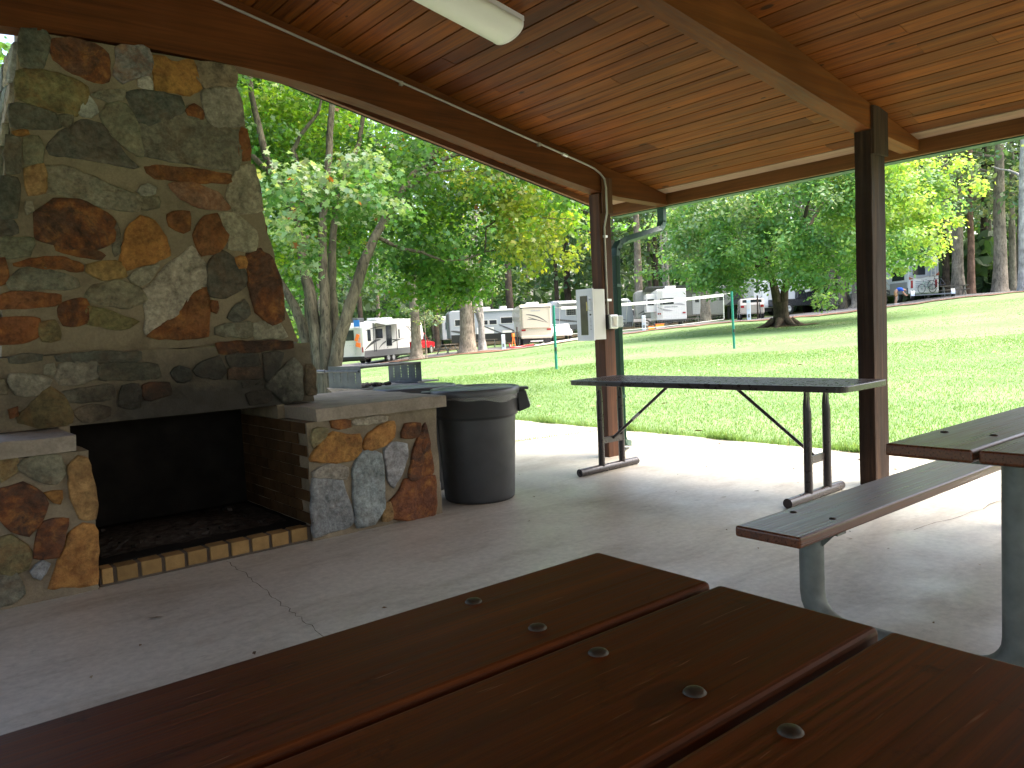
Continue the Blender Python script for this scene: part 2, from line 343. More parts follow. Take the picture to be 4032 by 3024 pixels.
# slab
b=MB(); b.box(-7,6.5,-9,8.5,-.14,0)
b.add([],[])
def ribbon(b,pts,wd,z,m,t):
    pts=[Vector((*p,z)) for p in pts]
    for i in range(len(pts)-1):
        d=(pts[i+1]-pts[i]).normalized(); n=Vector((-d.y,d.x,0)); w0=wd*rnd.uniform(.5,1.3); w1=wd*rnd.uniform(.5,1.3)
        b.add([pts[i]-n*w0/2,pts[i]+n*w0/2,pts[i+1]+n*w1/2,pts[i+1]-n*w1/2],[(0,3,2,1)],m,t)
def crack(b,knots,step,amp,wd,m=1):
    pts=[]
    for (x0,y0),(x1,y1) in zip(knots[:-1],knots[1:]):
        k=max(2,int(math.hypot(x1-x0,y1-y0)/step))
        for i in range(k): pts.append((x0+(x1-x0)*i/k+rnd.uniform(-amp,amp),y0+(y1-y0)*i/k+rnd.uniform(-amp,amp)))
    pts.append(knots[-1]); ribbon(b,pts,wd,.004,m,(1,1,1))
crack(b,[(1.372,4.3),(1.365,4.0),(1.346,3.75),(1.315,3.45),(1.305,3.2),(1.29,2.9),(1.27,2.2),(1.3,1.2)],.035,.01,.0028)
crack(b,[(3.6,6.75),(5.4,6.44),(6.27,6.29),(6.5,6.25)],.12,.012,.012)
crack(b,[(5.71,7),(5.71,3.9),(5.735,2.9),(5.74,1.2)],.15,.01,.008)
crack(b,[(6.5,1.7),(5.74,1.75),(4.3,1.9)],.12,.02,.004)
m_crack=flat('crack_dirt',(.07,.055,.04),1.,spec=0)
tag(b.build('concrete_floor',[m_floor,m_crack]),'stained grey concrete slab under the shelter','floor',None,'structure')
b=MB()
for i in range(140):
    x,y=rnd.uniform(.2,6.4),rnd.uniform(1.2,8.3)
    if x<3 and y>4.2: continue
    if rnd.random()<.45 and x<3.5: continue
    L=rnd.uniform(.006,.022) if rnd.random()<.85 else rnd.uniform(.03,.055); a=rnd.uniform(0,6.28); W=min(.012,L*.45)
    c=Vector((x,y,.004)); d=Vector((math.cos(a),math.sin(a),0))*L; n=Vector((-d.y,d.x,0)).normalized()*W
    k=rnd.choice([(.05,.03,.015),(.09,.05,.025),(.16,.1,.05),(.03,.025,.02),(.3,.24,.15)])
    b.add([c-d,c-d*.2+n+Vector((0,0,.004)),c+d,c-d*.1-n],[(0,3,2,1)],0,k)
tag(b.build('leaf_debris',flat('dry_leaf_bits',(1,1,1),.9)),'scattered dry leaf bits and twigs on the concrete','leaf bits',None,'stuff')
# ------------------------------------------------------------------ pavilion
CZ=lambda x: 2.75-.222*(1.3+abs(x-1.3)-4.58)
XE,YE0,YE1=6.0,-6.2,5.70
pav=thing('picnic_pavilion','open timber picnic shelter with board ceiling over curved wooden beams','picnic shelter',(1.3,0,0))
b=MB()
sl_=math.atan(.222); pitch=.1245
def row_boards(sign):
    i=0; x=1.3+pitch/2
    while x+pitch<XE-.01:
        y=YE0
        x0,x1=x+.005,x+pitch-.005
        last=(x+2*pitch>=XE-.01)
        while y<YE1:
            L=rnd.uniform(1.6,4.6); y1=min(YE1,y+L)
            if YE1-y1<.5: y1=YE1
            k=rnd.uniform(.78,1.12); h=rnd.uniform(-.1,.16)
            t=(k*(1+h*.5),k,k*(1-h))
            if rnd.random()<.09: t=(k*.6,k*.52,k*.52)
            if last: t=(1,1,1)
            dz=rnd.uniform(-.0015,.0015)
            if sign>0: X0,X1=x0,x1
            else: X0,X1=2.6-x1,2.6-x0
            z0,z1=CZ(X0)+dz,CZ(X1)+dz
            vs=[(X0,y+.0012,z0),(X1,y+.0012,z1),(X1,y1-.0012,z1),(X0,y1-.0012,z0)]
            top=[(p[0],p[1],p[2]+.03) for p in vs]
            b.add(vs+top,[(0,3,2,1),(4,5,6,7),(0,1,5,4),(1,2,6,5),(2,3,7,6),(3,0,4,7)],1 if last else 0,t)
            y=y1
        x+=pitch; i+=1
row_boards(1); row_boards(-1)
for sgn in (1,-1):    # decking above the boards and metal roofing
    xs=[1.3,XE+.1] if sgn>0 else [2.6-XE-.1,1.3]
    b.prism([(xs[0],CZ(xs[0])+.032),(xs[1],CZ(xs[1])+.032),(xs[1],CZ(xs[1])+.1),(xs[0],CZ(xs[0])+.1)],YE0-.03,YE1+.03,'xz',2)
ridge=1.3
b.box(ridge-.07,ridge+.07,YE0,YE1,CZ(1.3)-.02,CZ(1.3)+.03,0)
m_groove=flat('dark_decking',(.03,.018,.01),.9)
b.build('ceiling',[m_board,m_edge,m_groove],pav,True)
def beam(y0,y1,kn):
    up_=[];lo=[]
    xs=[1.3+i*.1 for i in range(int((XE-1.3-.02)/.1)+1)]+[XE-.03]
    kx=[k[0] for k in kn]; kz=[k[1] for k in kn]
    bot=lambda x: sum(float(np.interp(x+d,kx,kz)) for d in (-.24,-.12,0,.12,.24))/5 if x<5 else float(np.interp(x,kx,kz))
    for x in xs: up_.append((x,CZ(x)-.003)); lo.append((x,bot(x)))
    lft=lambda L:[(2.6-x,z) for x,z in L]
    bb=MB()
    for part in (0,1):
        U=up_ if part==0 else lft(up_); Lw=lo if part==0 else lft(lo)
        for i in range(len(U)-1):
            q=[Lw[i],Lw[i+1],U[i+1],U[i]]
            if part: q=q[::-1]
            n=4; vs=[(p[0],y0,p[1]) for p in q]+[(p[0],y1,p[1]) for p in q]
            fs=[(0,1,2,3),(7,6,5,4),(0,4,5,1),(2,6,7,3)]
            if i==len(U)-2: fs.append((1,5,6,2) if part==0 else (0,3,7,4))
            bb.add(vs,fs,0)
    return bb
o=beam(4.92,5.05,[(.9,2.955),(1.3,2.955),(2.0,2.937),(2.5,2.89),(2.97,2.81),(3.6,2.68),(4.2,2.553),(4.6,2.47),(5.06,2.392),(5.3,2.365),(6,2.335)]).build('beam',m_beam,pav,True); o['label']='dark curved glued beam running over the stone chimney'
o=beam(2.57,2.70,[(.9,2.99),(1.3,2.99),(2.0,2.97),(2.6,2.89),(3.14,2.80),(3.75,2.69),(4.57,2.545),(5.25,2.43),(6,2.36)]).build('beam',wood('mid_beam_wood',(.092,.027,.0058),(.137,.044,.0095),(.165,.062,.015),0,.6,.9,.15,.4,2.,.14,weather=.08),pav,True); o['label']='lighter brown beam crossing the middle of the ceiling'
b=MB(); b.box(XE,XE+.038,YE0,YE1,2.338,2.462); b.build('fascia',m_fascia,pav,True)
b=MB(); b.box(2.6-XE-.038,2.6-XE,YE0,YE1,2.338,2.462); b.build('fascia',m_fascia,pav,True)
b=MB()
for s_ in (1,-1):
    q=[(1.3,CZ(1.3)-.05),(XE+.03,CZ(XE)-.06),(XE+.03,CZ(XE)+.03),(1.3,CZ(1.3)+.03)]
    if s_<0: q=[(2.6-x,z) for x,z in q]
    b.prism(q,YE1-.0,YE1+.038,'xz')
b.build('barge_board',wood('barge_wood',(.08,.03,.013),(.15,.058,.024),(.2,.08,.034),0,.55,.8,.15),pav,True)
b=MB()
for s_ in (1,-1):
    q=[(1.3,CZ(1.3)-.054),(XE+.1,CZ(XE+.1)-.064),(XE+.1,CZ(XE+.1)+.11),(1.3,CZ(1.3)+.11)]
    if s_<0: q=[(2.6-x,z) for x,z in q]
    b.prism(q,YE1+.04,YE1+.046,'xz')
b.build('drip_edge',m_green,pav,True)
b=MB(); b.box(XE+.042,XE+.15,YE0,YE1,2.33,2.334); b.box(XE+.042,XE+.046,YE0,YE1,2.334,2.45); b.box(XE+.146,XE+.15,YE0,YE1,2.334,2.45); b.build('gutter',m_green,pav,True)
def post(x0,x1,y0,y1,ztop,ear,lab,m_post=m_post):
    b=MB(); 
    vs=[]; n=14
    for i in range(n+1):
        z=ztop*i/n
        for (x,y) in ((x0,y0),(x1,y0),(x1,y1),(x0,y1)): vs.append((x+rnd.uniform(-.0015,.0015),y+rnd.uniform(-.0015,.0015),z))
    fs=[(i*4+j,i*4+(j+1)%4,(i+1)*4+(j+1)%4,(i+1)*4+j) for i in range(n) for j in range(4)]
    b.add(vs,fs+[(n*4,n*4+1,n*4+2,n*4+3)])
    o=b.build('post',m_post,pav,True,.006); o['label']=lab
    b=MB(); b.box(*ear); b.build('cheek_block',m_post,o,False,.004) if False else None
    e=b.build('cheek_block',m_post,o,False,.004)
    e.location=-pav.location
    return o
post(5.255,5.455,2.572,2.688,2.432,(5.251,5.459,2.548,2.5695,2.265,2.585),'dark backlit square post holding the middle beam',m_post_backlit)
post(5.06,5.2,4.93,5.06,2.385,(5.075,5.2035,4.9,4.918,2.2,2.52),'reddish post with white cabinet, holding the chimney beam')
b=MB()   # downspout: outlet, elbow, drop, shoe
def rtube(b,pts,w,h,up=(0,1,0)):
    for p,q in zip(pts[:-1],pts[1:]): b.bar(p,q,w,h,up=up)
dp=[(6.09,5.08,2.34),(6.09,5.08,2.2),(6.07,5.08,2.15),(6.02,5.075,2.115),(5.45,5.01,1.985),(5.37,5.0,1.955),(5.325,5.0,1.9),(5.315,5.0,1.82)]
for i in range(len(dp)-1):
    p,q=Vector(dp[i]),Vector(dp[i+1]); d=(q-p).normalized(); b.bar(p-d*.008,q+d*.008,.075 if i<7 else .06,.052,up=(0,1,0) if False else (1,0,0.001))
b.box(5.285,5.337,4.963,5.038,.13,1.84)
for k in range(4): b.box(5.29+k*.012,5.295+k*.012,4.959,5.042,.13,1.84)
for z in (.52,1.55): b.box(5.28,5.342,4.957,5.044,z,z+.03)
b.bar((5.31,5.0,.15),(5.36,5.03,.09),.078,.055); b.bar((5.35,5.025,.095),(5.6,5.2,.04),.085,.055)
b.build('downspout',m_green,pav,True,.004)
# light, conduit, cabinet, outlet
L=thing('ceiling_light','long white wraparound fluorescent light fixed to the board ceiling','ceiling light',(2.5,3.76,CZ(2.5)))
def lamp_strip(b,prof,x0,x1,m=0,sm=False):
    n=len(prof); vs=[]
    for x in (x0,x1):
        for y,z in prof: vs.append((x,3.76+y,CZ(x)+z))
    fs=[(i,(i+1)%n,n+(i+1)%n,n+i) for i in range(n)]
    b.add(vs,fs,m,None,sm); b.add(vs[:n],[tuple(range(n-1,-1,-1))],m); b.add(vs[n:],[tuple(range(n))],m)
b=MB(); lamp_strip(b,[(-.15,-.002),(.15,-.002),(.15,-.03),(-.15,-.03)],1.88,3.13); b.build('housing',m_wpaint,L,True)
b=MB(); pr=[(.148,-.031)]+[(.148*math.cos(a),-.05-.06*math.sin(a)) for a in [math.pi*i/14 for i in range(15)]]+[(-.148,-.031)]
lamp_strip(b,pr,1.9,3.115,0,True); b.build('diffuser',m_lens,L,True)
m_cap2=flat('white_cap',(.8,.8,.76),.4)
for x0,x1 in ((3.115,3.125),(1.885,1.898)):
    b=MB(); lamp_strip(b,[(y*1.012,z*1.02) for y,z in pr],x0,x1); b.build('end_cap',m_cap2,L,True)
b=MB(); pts=[(x,4.908,CZ(x)-.065) for x in (1.4,2.2,3,3.8,4.6,4.9)]+[(4.99,4.905,CZ(4.99)-.072),(5.05,4.895,2.55),(5.085,4.878,2.5),(5.095,4.872,2.42),(5.097,4.874,2.2),(5.1,4.918,2.08),(5.1,4.918,1.6),(5.1,4.915,1.29)]
b.tube(pts,.009,8)
ob=b.build('electrical_conduit',m_conduit); tag(ob,'thin metal conduit along the dark beam and down the reddish post','conduit')
for x in (1.6,3.05,4.35): b=MB(); b.bar((x-.012,4.905,CZ(x)-.075),(x+.012,4.905,CZ(x)-.075),.022,.03); b.build('clamp',m_conduit,ob)
b=MB(); b.tube([(4.62,4.908,CZ(4.62)-.0653),(4.67,4.908,CZ(4.67)-.0653)],.015,8); b.build('coupling',m_alu,ob)
b=MB(); b.box(5.088,5.135,4.915,4.93,1.99,2.01); b.build('clamp',m_alu,ob)
b=MB(); b.box(5.09,5.145,4.905,4.93,1.42,1.44); b.build('clamp',m_alu,ob)
cb=thing('wall_cabinet','narrow white metal cabinet with a dark window on the reddish post','cabinet',(4.98,5.0,1.075))
b=MB(); b.box(4.918,5.058,4.905,5.11,1.08,1.53); b.build('body',m_gpaint,cb,True,.004)
dr=MB(); dr.box(4.9,4.917,4.902,5.113,1.073,1.537); dr=dr.build('door',m_wpaint,cb,True,.003)
def sub(b,name,mat,par,thg,bevel=0):
    o=b.build(name,mat,par,False,bevel); o.data.transform(Matrix.Translation(-Vector(thg.location))); return o
b=MB(); b.box(4.8975,4.9,4.97,5.06,1.125,1.475); sub(b,'window',flat('smoky_window',(.09,.08,.055),.15,var=.4,vscale=12),dr,cb)
b=MB(); b.box(4.896,4.8974,4.968,4.982,1.34,1.42); sub(b,'sticker',flat('yellow_sticker',(.6,.5,.16),.6),dr,cb)
b=MB(); b.tube([(4.9,4.935,1.34),(4.885,4.935,1.342),(4.878,4.935,1.352),(4.878,4.935,1.428),(4.885,4.935,1.438),(4.9,4.935,1.44)],.0055,8); sub(b,'handle',m_alu,dr,cb)
b=MB(); b.lathe([(0,-.006),(.008,-.006),(.008,.002)],12,(4.9,4.935,1.305),axis='x'); sub(b,'lock',m_dark,dr,cb)
b=MB()
for k in range(9): b.box(4.8986,4.8998,4.926,4.944,1.17+k*.0125,1.176+k*.0125,0,(1,1,1) if k%3 else (.6,.6,.6))
sub(b,'label_strip',flat('grey_print',(.45,.45,.47),.6),dr,cb)
ob=thing('outlet_box','weatherproof socket box with clear bubble cover on the reddish post','outlet box',(5.14,4.9,1.17))
b=MB(); b.box(5.075,5.195,4.895,4.929,1.165,1.3); b.build('gasket',m_dark,ob,True,.008)
b=MB(); b.box(5.08,5.19,4.87,4.894,1.17,1.296); b.build('frame',m_alu,ob,True,.01)
b=MB(); b.box(5.088,5.184,4.8,4.869,1.178,1.288); b.build('clear_cover',m_clear,ob,True,.015)
b=MB(); b.box(5.112,5.16,4.86,4.869,1.195,1.27); b.build('socket',flat('ivory_socket',(.6,.55,.45),.5),ob,True,.004)
# ------------------------------------------------------------------ fireplace
ST_CH = '''k:0.71,2.93,0.82,2.94,0.83,2.9,0.8,2.81,0.78,2.74,0.69,2.75 b:0.85,2.9,0.94,2.92,1.05,2.91,1.11,2.87,1.11,2.77,1.1,2.73,1.03,2.72,0.94,2.75,0.86,2.8 m:1.17,2.92,1.24,2.95,1.34,2.94,1.35,2.86,1.33,2.8,1.27,2.79,1.19,2.73,1.15,2.77,1.18,2.84 w:1.28,2.76,1.33,2.79,1.35,2.75,1.34,2.71,1.27,2.72 o:1.38,2.91,1.44,2.91,1.47,2.88,1.59,2.92,1.6,2.87,1.62,2.77,1.55,2.72,1.45,2.73,1.37,2.71 t:1.65,2.92,1.83,2.93,1.85,2.89,1.83,2.81,1.66,2.77,1.62,2.83 l:1.64,2.73,1.72,2.77,1.84,2.79,1.86,2.71,1.86,2.58,1.69,2.55,1.65,2.63 v:0.68,2.7,0.79,2.72,0.92,2.7,0.99,2.67,0.97,2.59,0.92,2.51,0.77,2.54,0.66,2.56 w:0.97,2.56,1.01,2.62,1.04,2.54,1,2.51,0.94,2.52 g:1.02,2.64,1.17,2.68,1.2,2.68,1.17,2.63,1.1,2.61 k:1.21,2.67,1.31,2.69,1.49,2.69,1.5,2.61,1.39,2.55,1.28,2.5,1.25,2.53 b:1.53,2.62,1.58,2.66,1.63,2.62,1.62,2.57,1.57,2.58,1.54,2.59 g:1.06,2.52,1.12,2.6,1.2,2.59,1.24,2.48,1.25,2.32,1.19,2.35,1.1,2.43 g:1.27,2.49,1.39,2.54,1.49,2.59,1.64,2.55,1.84,2.52,1.81,2.36,1.78,2.29,1.61,2.3,1.39,2.32,1.25,2.33 g:0.84,2.5,0.92,2.5,0.88,2.43,0.85,2.45 k:0.63,2.52,0.72,2.52,0.82,2.5,0.84,2.43,0.74,2.42,0.62,2.41 o:0.62,2.38,0.69,2.39,0.69,2.37,0.63,2.36 k:0.79,2.31,0.86,2.4,0.96,2.47,1.05,2.46,1.1,2.38,1.14,2.31,1.21,2.25,1.09,2.26,0.94,2.28,0.8,2.28 g:0.67,2.34,0.74,2.36,0.75,2.3,0.74,2.22,0.66,2.22 k:0.59,2.35,0.65,2.34,0.63,2.17,0.57,2.16 y:0.66,2.18,0.75,2.21,0.74,2.07,0.66,2.05 g:0.76,2.2,0.88,2.2,1.07,2.12,1.21,2.07,1.18,2,1.02,2.01,0.83,2.07,0.75,2.07 r:1.28,2.26,1.41,2.26,1.74,2.25,1.74,2.2,1.53,2.19,1.33,2.19,1.29,2.22 l:1.21,2.11,1.27,2.15,1.31,2.13,1.3,2.1,1.23,2.09 g:1.19,2.07,1.32,2.08,1.31,2.02,1.22,2.01 p:1.4,2.16,1.53,2.17,1.66,2.13,1.73,2.04,1.58,2.04,1.46,2.08 r:1.86,2.55,1.89,2.53,1.89,2.36,1.82,2.36,1.84,2.47 l:1.81,2.29,1.91,2.31,1.94,2.05,1.76,2.02,1.73,2.12 b:0.7,1.95,0.79,2.02,0.9,2.02,1.02,1.96,1.06,1.92,1.04,1.82,0.96,1.78,0.82,1.78,0.69,1.82 g:1.07,1.89,1.09,1.91,1.09,1.76,1.05,1.73 o:1.14,1.87,1.21,1.95,1.28,1.92,1.33,1.84,1.34,1.74,1.23,1.7,1.12,1.66,1.09,1.72,1.13,1.81 r:1.37,1.98,1.49,2,1.48,1.9,1.44,1.88,1.37,1.92 r:1.51,1.87,1.58,1.97,1.65,1.99,1.66,1.92,1.7,1.87,1.64,1.78,1.54,1.75 l:1.66,2,1.78,1.99,1.88,1.9,1.86,1.79,1.7,1.8,1.72,1.88,1.68,1.93 b:0.77,1.8,0.87,1.79,1,1.73,0.97,1.71,0.78,1.75 r:0.58,1.68,0.65,1.7,0.8,1.71,0.88,1.67,0.87,1.64,0.73,1.66,0.58,1.67 y:0.92,1.68,1.08,1.69,1.1,1.61,0.98,1.6,0.91,1.64 g:0.54,1.58,0.6,1.64,0.7,1.65,0.84,1.6,0.85,1.55,0.74,1.55,0.55,1.55 l:1.12,1.61,1.21,1.66,1.29,1.68,1.22,1.59,1.16,1.56 l:1.33,1.66,1.48,1.78,1.54,1.67,1.53,1.55,1.45,1.53,1.37,1.41,1.19,1.3,1.21,1.43,1.19,1.53,1.28,1.59 r:1.46,1.53,1.55,1.53,1.52,1.26,1.27,1.26,1.2,1.28,1.3,1.34,1.4,1.42 k:1.58,1.68,1.66,1.77,1.72,1.72,1.79,1.63,1.77,1.56,1.66,1.5,1.57,1.51 o:1.74,1.73,1.8,1.74,1.8,1.67,1.75,1.67 b:1.82,1.75,1.91,1.78,1.98,1.73,2.01,1.6,2.01,1.47,2.01,1.36,1.93,1.33,1.84,1.41,1.82,1.56 g:0.89,1.49,0.95,1.56,1.07,1.58,1.16,1.54,1.19,1.48,1.1,1.44,0.99,1.46 r:0.49,1.5,0.55,1.52,0.76,1.51,0.75,1.46,0.6,1.45,0.48,1.44 r:0.48,1.39,0.65,1.38,0.65,1.3,0.57,1.27,0.47,1.26 b:0.77,1.46,0.89,1.48,0.88,1.36,0.77,1.35,0.76,1.4 v:0.9,1.45,1.1,1.37,1.14,1.35,1.05,1.32,0.89,1.35 g:1.59,1.31,1.79,1.33,1.79,1.24,1.58,1.26 l:1.82,1.32,1.97,1.33,2.02,1.23,1.82,1.23 k:1.66,1.37,1.77,1.47,1.79,1.38,1.71,1.34 b:1.57,1.47,1.61,1.46,1.59,1.39,1.56,1.41 r:0.45,1.7,0.53,1.7,0.52,1.58,0.44,1.56 k:0.55,2.13,0.62,2.12,0.6,1.93,0.53,1.92 l:0.65,2.01,0.68,2.01,0.68,1.96,0.64,1.94 v:0.66,1.36,0.73,1.37,0.74,1.27,0.66,1.27 k:0.45,1.91,0.58,1.9,0.59,1.84,0.44,1.82 g:0.43,1.81,0.66,1.81,0.63,1.72,0.42,1.72'''
ST_MA = '''l:0.5,1.1,0.61,1.08,0.67,1.05,0.64,1,0.59,0.99,0.51,1,0.49,1.06 l:0.65,1.14,0.7,1.14,0.69,1.08,0.64,1.09 l:0.73,1.13,0.8,1.13,0.89,1.13,0.9,1.1,0.89,1.05,0.78,1.03,0.72,1.03,0.7,1.07 g:0.71,0.98,0.96,1,0.96,0.93,0.73,0.93 v:0.63,0.98,0.67,1.01,0.71,0.96,0.75,0.87,0.74,0.82,0.6,0.82,0.52,0.85,0.52,0.87 r:0.47,0.92,0.52,0.93,0.51,0.88,0.47,0.87 t:0.77,0.88,0.86,0.9,0.94,0.88,0.93,0.83,0.81,0.82 k:1.02,0.99,1.1,0.99,1.09,0.87,0.99,0.89 k:1.28,1.05,1.33,1.08,1.38,1.06,1.38,1,1.31,1 g:0.42,1.08,0.47,1.07,0.47,1,0.42,1 k:0.92,1.12,1.2,1.1,1.21,1.03,0.92,1.04 k:0.5,1.19,0.64,1.19,0.63,1.16,0.5,1.16 k:0.72,1.19,1.11,1.18,1.1,1.13,0.73,1.15 b:1.13,0.99,1.26,0.99,1.26,0.92,1.13,0.91 k:1.83,1.13,1.96,1.12,1.92,1.04,1.84,0.96 l:1.84,0.93,2.03,1.08,2.07,1.02,2.06,0.83,1.94,0.83 t:1.71,0.89,1.85,0.9,1.85,0.83,1.73,0.82 l:1.68,0.97,1.73,0.96,1.74,0.92,1.69,0.93 t:2.11,1.04,2.16,1.03,2.16,0.85,2.1,0.86 k:1.41,1.06,1.56,1.13,1.59,1.03,1.55,1,1.43,1.03 k:1.61,1.13,1.79,1.13,1.8,1.06,1.63,1.06 p:1.62,1.05,1.81,1.04,1.81,0.98,1.61,0.99 b:1.57,1.21,2.01,1.2,2.01,1.15,1.58,1.15 l:1.76,0.95,1.83,0.95,1.81,0.93'''
ST_RP = '''r:2.06,0.71,2.18,0.7,2.18,0.65,2.11,0.66,2.06,0.67 l:2.2,0.69,2.33,0.7,2.44,0.69,2.39,0.66,2.22,0.67 o:1.92,0.5,1.95,0.54,2.03,0.61,2.07,0.63,2.14,0.6,2.23,0.6,2.23,0.5,2.17,0.46,2.07,0.46,1.93,0.49 o:2.27,0.53,2.31,0.6,2.41,0.64,2.48,0.65,2.47,0.56,2.41,0.52,2.33,0.5,2.28,0.51 u:2.41,0.48,2.47,0.51,2.57,0.49,2.56,0.41,2.5,0.3,2.46,0.24,2.43,0.3,2.42,0.43 b:2.54,0.55,2.57,0.63,2.68,0.62,2.65,0.54 b:2.62,0.41,2.66,0.51,2.73,0.61,2.74,0.5,2.76,0.3,2.69,0.27,2.58,0.28 l:1.93,0.42,2.03,0.44,2.14,0.41,2.12,0.34,2.07,0.36,2,0.38,1.93,0.39 u:1.92,0.36,1.99,0.37,2.1,0.32,2.11,0.24,2.16,0.08,2.12,0.06,2.03,0.06,1.91,0.04 u:2.19,0.38,2.23,0.46,2.32,0.47,2.38,0.44,2.37,0.23,2.37,0.13,2.3,0.05,2.19,0.05,2.19,0.2 n:2.55,0.26,2.69,0.25,2.76,0.25,2.75,0.1,2.74,0.01,2.56,0.01,2.43,0.06,2.45,0.15,2.52,0.2 y:2.37,0.12,2.43,0.14,2.43,0.04,2.36,0.04 v:1.94,0.67,2.03,0.66,2.01,0.62,1.93,0.56'''
ST_LP = '''b:0.37,0.57,0.4,0.56,0.46,0.58,0.53,0.51,0.54,0.47,0.5,0.39,0.46,0.34,0.4,0.38,0.36,0.45 b:0.52,0.38,0.57,0.38,0.63,0.37,0.6,0.29,0.57,0.21,0.48,0.23,0.5,0.29 g:0.45,0.68,0.51,0.7,0.62,0.69,0.63,0.61,0.59,0.57,0.51,0.61,0.46,0.65 y:0.66,0.63,0.7,0.67,0.74,0.65,0.75,0.52,0.76,0.44,0.75,0.37,0.68,0.39,0.66,0.49 o:0.54,0.53,0.62,0.52,0.6,0.46,0.58,0.48 o:0.63,0.29,0.69,0.33,0.74,0.31,0.74,0.19,0.73,0.04,0.62,0.06,0.53,0.07,0.57,0.13 u:0.46,0.16,0.51,0.2,0.54,0.17,0.49,0.11 v:0.35,0.34,0.4,0.34,0.46,0.25,0.44,0.18,0.38,0.17,0.34,0.19 g:0.33,0.15,0.4,0.16,0.42,0.06,0.37,0.03,0.32,0.03 v:0.38,0.76,0.44,0.73,0.44,0.65,0.37,0.61'''

TC={'k':(.122,.12,.095,.12),'g':(.2,.19,.135,.12),'l':(.34,.315,.24,.06),'w':(.5,.47,.38,0),'o':(.4,.205,.06,.45),'y':(.37,.24,.1,.25),'r':(.215,.09,.038,.65),'b':(.105,.055,.033,.7),'m':(.21,.215,.2,.5),'t':(.24,.19,.12,.1),'v':(.21,.175,.085,.3),'p':(.27,.16,.1,.55),'u':(.27,.29,.29,.08),'n':(.15,.065,.035,.7)}
def parse(s):
    out=[]
    for it in s.split():
        c,q=it.split(':'); q=[float(x) for x in q.split(',')]; out.append((c,list(zip(q[::2],q[1::2]))))
    return out
def put_stones(b,data,surf,thick=.03,mi=1,seed=3,grow=1.07):
    """surf(u,v)->(point, normal, udir, vdir) of the masonry face; each stone is a raised rough cushion with an irregular edge"""
    rr=random.Random(seed)
    for c,pl in data:
        ar=sum(pl[i][0]*pl[(i+1)%len(pl)][1]-pl[(i+1)%len(pl)][0]*pl[i][1] for i in range(len(pl)))/2
        if ar<0: pl=pl[::-1]
        pts=[]
        for i,p in enumerate(pl):
            q=pl[(i+1)%len(pl)]; L=math.hypot(q[0]-p[0],q[1]-p[1]); k=max(1,int(L/.028))
            nx,ny=(q[1]-p[1])/max(L,1e-6),-(q[0]-p[0])/max(L,1e-6)
            for j in range(k):
                t=j/k; e=rr.uniform(-.003,.011) if j else .006
                pts.append((p[0]+(q[0]-p[0])*t+nx*e,p[1]+(q[1]-p[1])*t+ny*e))
        # smooth corners a little
        mx=sum(p[0] for p in pts)/len(pts); mz=sum(p[1] for p in pts)/len(pts); pts=[(mx+(x-mx)*grow+.006*(x-mx)/max(.03,math.hypot(x-mx,z-mz)),mz+(z-mz)*grow+.006*(z-mz)/max(.03,math.hypot(x-mx,z-mz))) for x,z in pts]
        n=len(pts); pts=[((pts[i-1][0]+5*pts[i][0]+pts[(i+1)%n][0])/7,(pts[i-1][1]+5*pts[i][1]+pts[(i+1)%n][1])/7) for i in range(n)]
        cx=sum(p[0] for p in pts)/n; cz=sum(p[1] for p in pts)/n
        th=thick*rr.uniform(.7,1.25); tx,tz=rr.uniform(-.05,.05),rr.uniform(-.05,.05)
        tc=TC[c]; k=rr.uniform(.68,.94); tint=(tc[0]*k*rr.uniform(.93,1.07),tc[1]*k,tc[2]*k*rr.uniform(.92,1.08),tc[3])
        sz=math.sqrt(abs(ar)); rings=[(1.03,-.004),(1.02,th*.6),(.985,th*.95),(.88,th),(.62,th*1.03),(.3,th*1.02)]
        vs=[]
        for sc,h in rings:
            for (x,z) in pts:
                X=cx+(x-cx)*sc; Z=cz+(z-cz)*sc
                hh=h+((X-cx)*tx+(Z-cz)*tz if h>0.3*th else 0)+(rr.gauss(0,.0028) if h>.3*th else 0)
                p,nn=surf(X,Z); vs.append(p+nn*hh)
        p,nn=surf(cx,cz); vs.append(p+nn*th*1.03)
        fs=[(r*n+i,r*n+(i+1)%n,(r+1)*n+(i+1)%n,(r+1)*n+i) for r in range(len(rings)-1) for i in range(n)]
        fs+=[((len(rings)-1)*n+i,(len(rings)-1)*n+(i+1)%n,len(vs)-1) for i in range(n)]
        b.add(vs,fs,mi,tint,True)
        for i in range(1,n+1): b.s[-i]=True
fp=thing('stone_fireplace','big fieldstone fireplace with open firebox and tall tapering chimney','fireplace',(1.32,4.33,0))
# chimney
NY=Vector((0,-1,0))
cl=[(.47,1.19),(.5,1.55),(.527,1.94),(.582,2.28),(.634,2.52),(.69,2.80),(.706,2.935)]
crr=[(2.095,1.19),(2.03,1.41),(1.99,1.756),(1.951,2.035),(1.897,2.364),(1.866,2.71),(1.826,2.935)]
fy=lambda z:4.82+.11*(z-1.19)/1.75
b=MB()
zs=[1.19+i*.0727 for i in range(25)]
rowsL=[np.interp(z,[p[1] for p in cl],[p[0] for p in cl])+rnd.uniform(-.012,.012) for z in zs]
rowsR=[np.interp(z,[p[1] for p in crr],[p[0] for p in crr])+rnd.uniform(-.012,.012) for z in zs]
vs=[]
for z,l,r in zip(zs,rowsL,rowsR):
    y0,y1=fy(z),5.66-(z-1.19)*.06
    for i in range(6): vs.append((l+(r-l)*i/5,y0,z))
    for j in range(1,5): vs.append((r+rnd.uniform(-.012,.012),y0+(y1-y0)*j/5,z))
    for i in range(6): vs.append((r+(l-r)*i/5,y1,z))
    for j in range(1,5): vs.append((l+rnd.uniform(-.015,.015),y1+(y0-y1)*j/5,z))
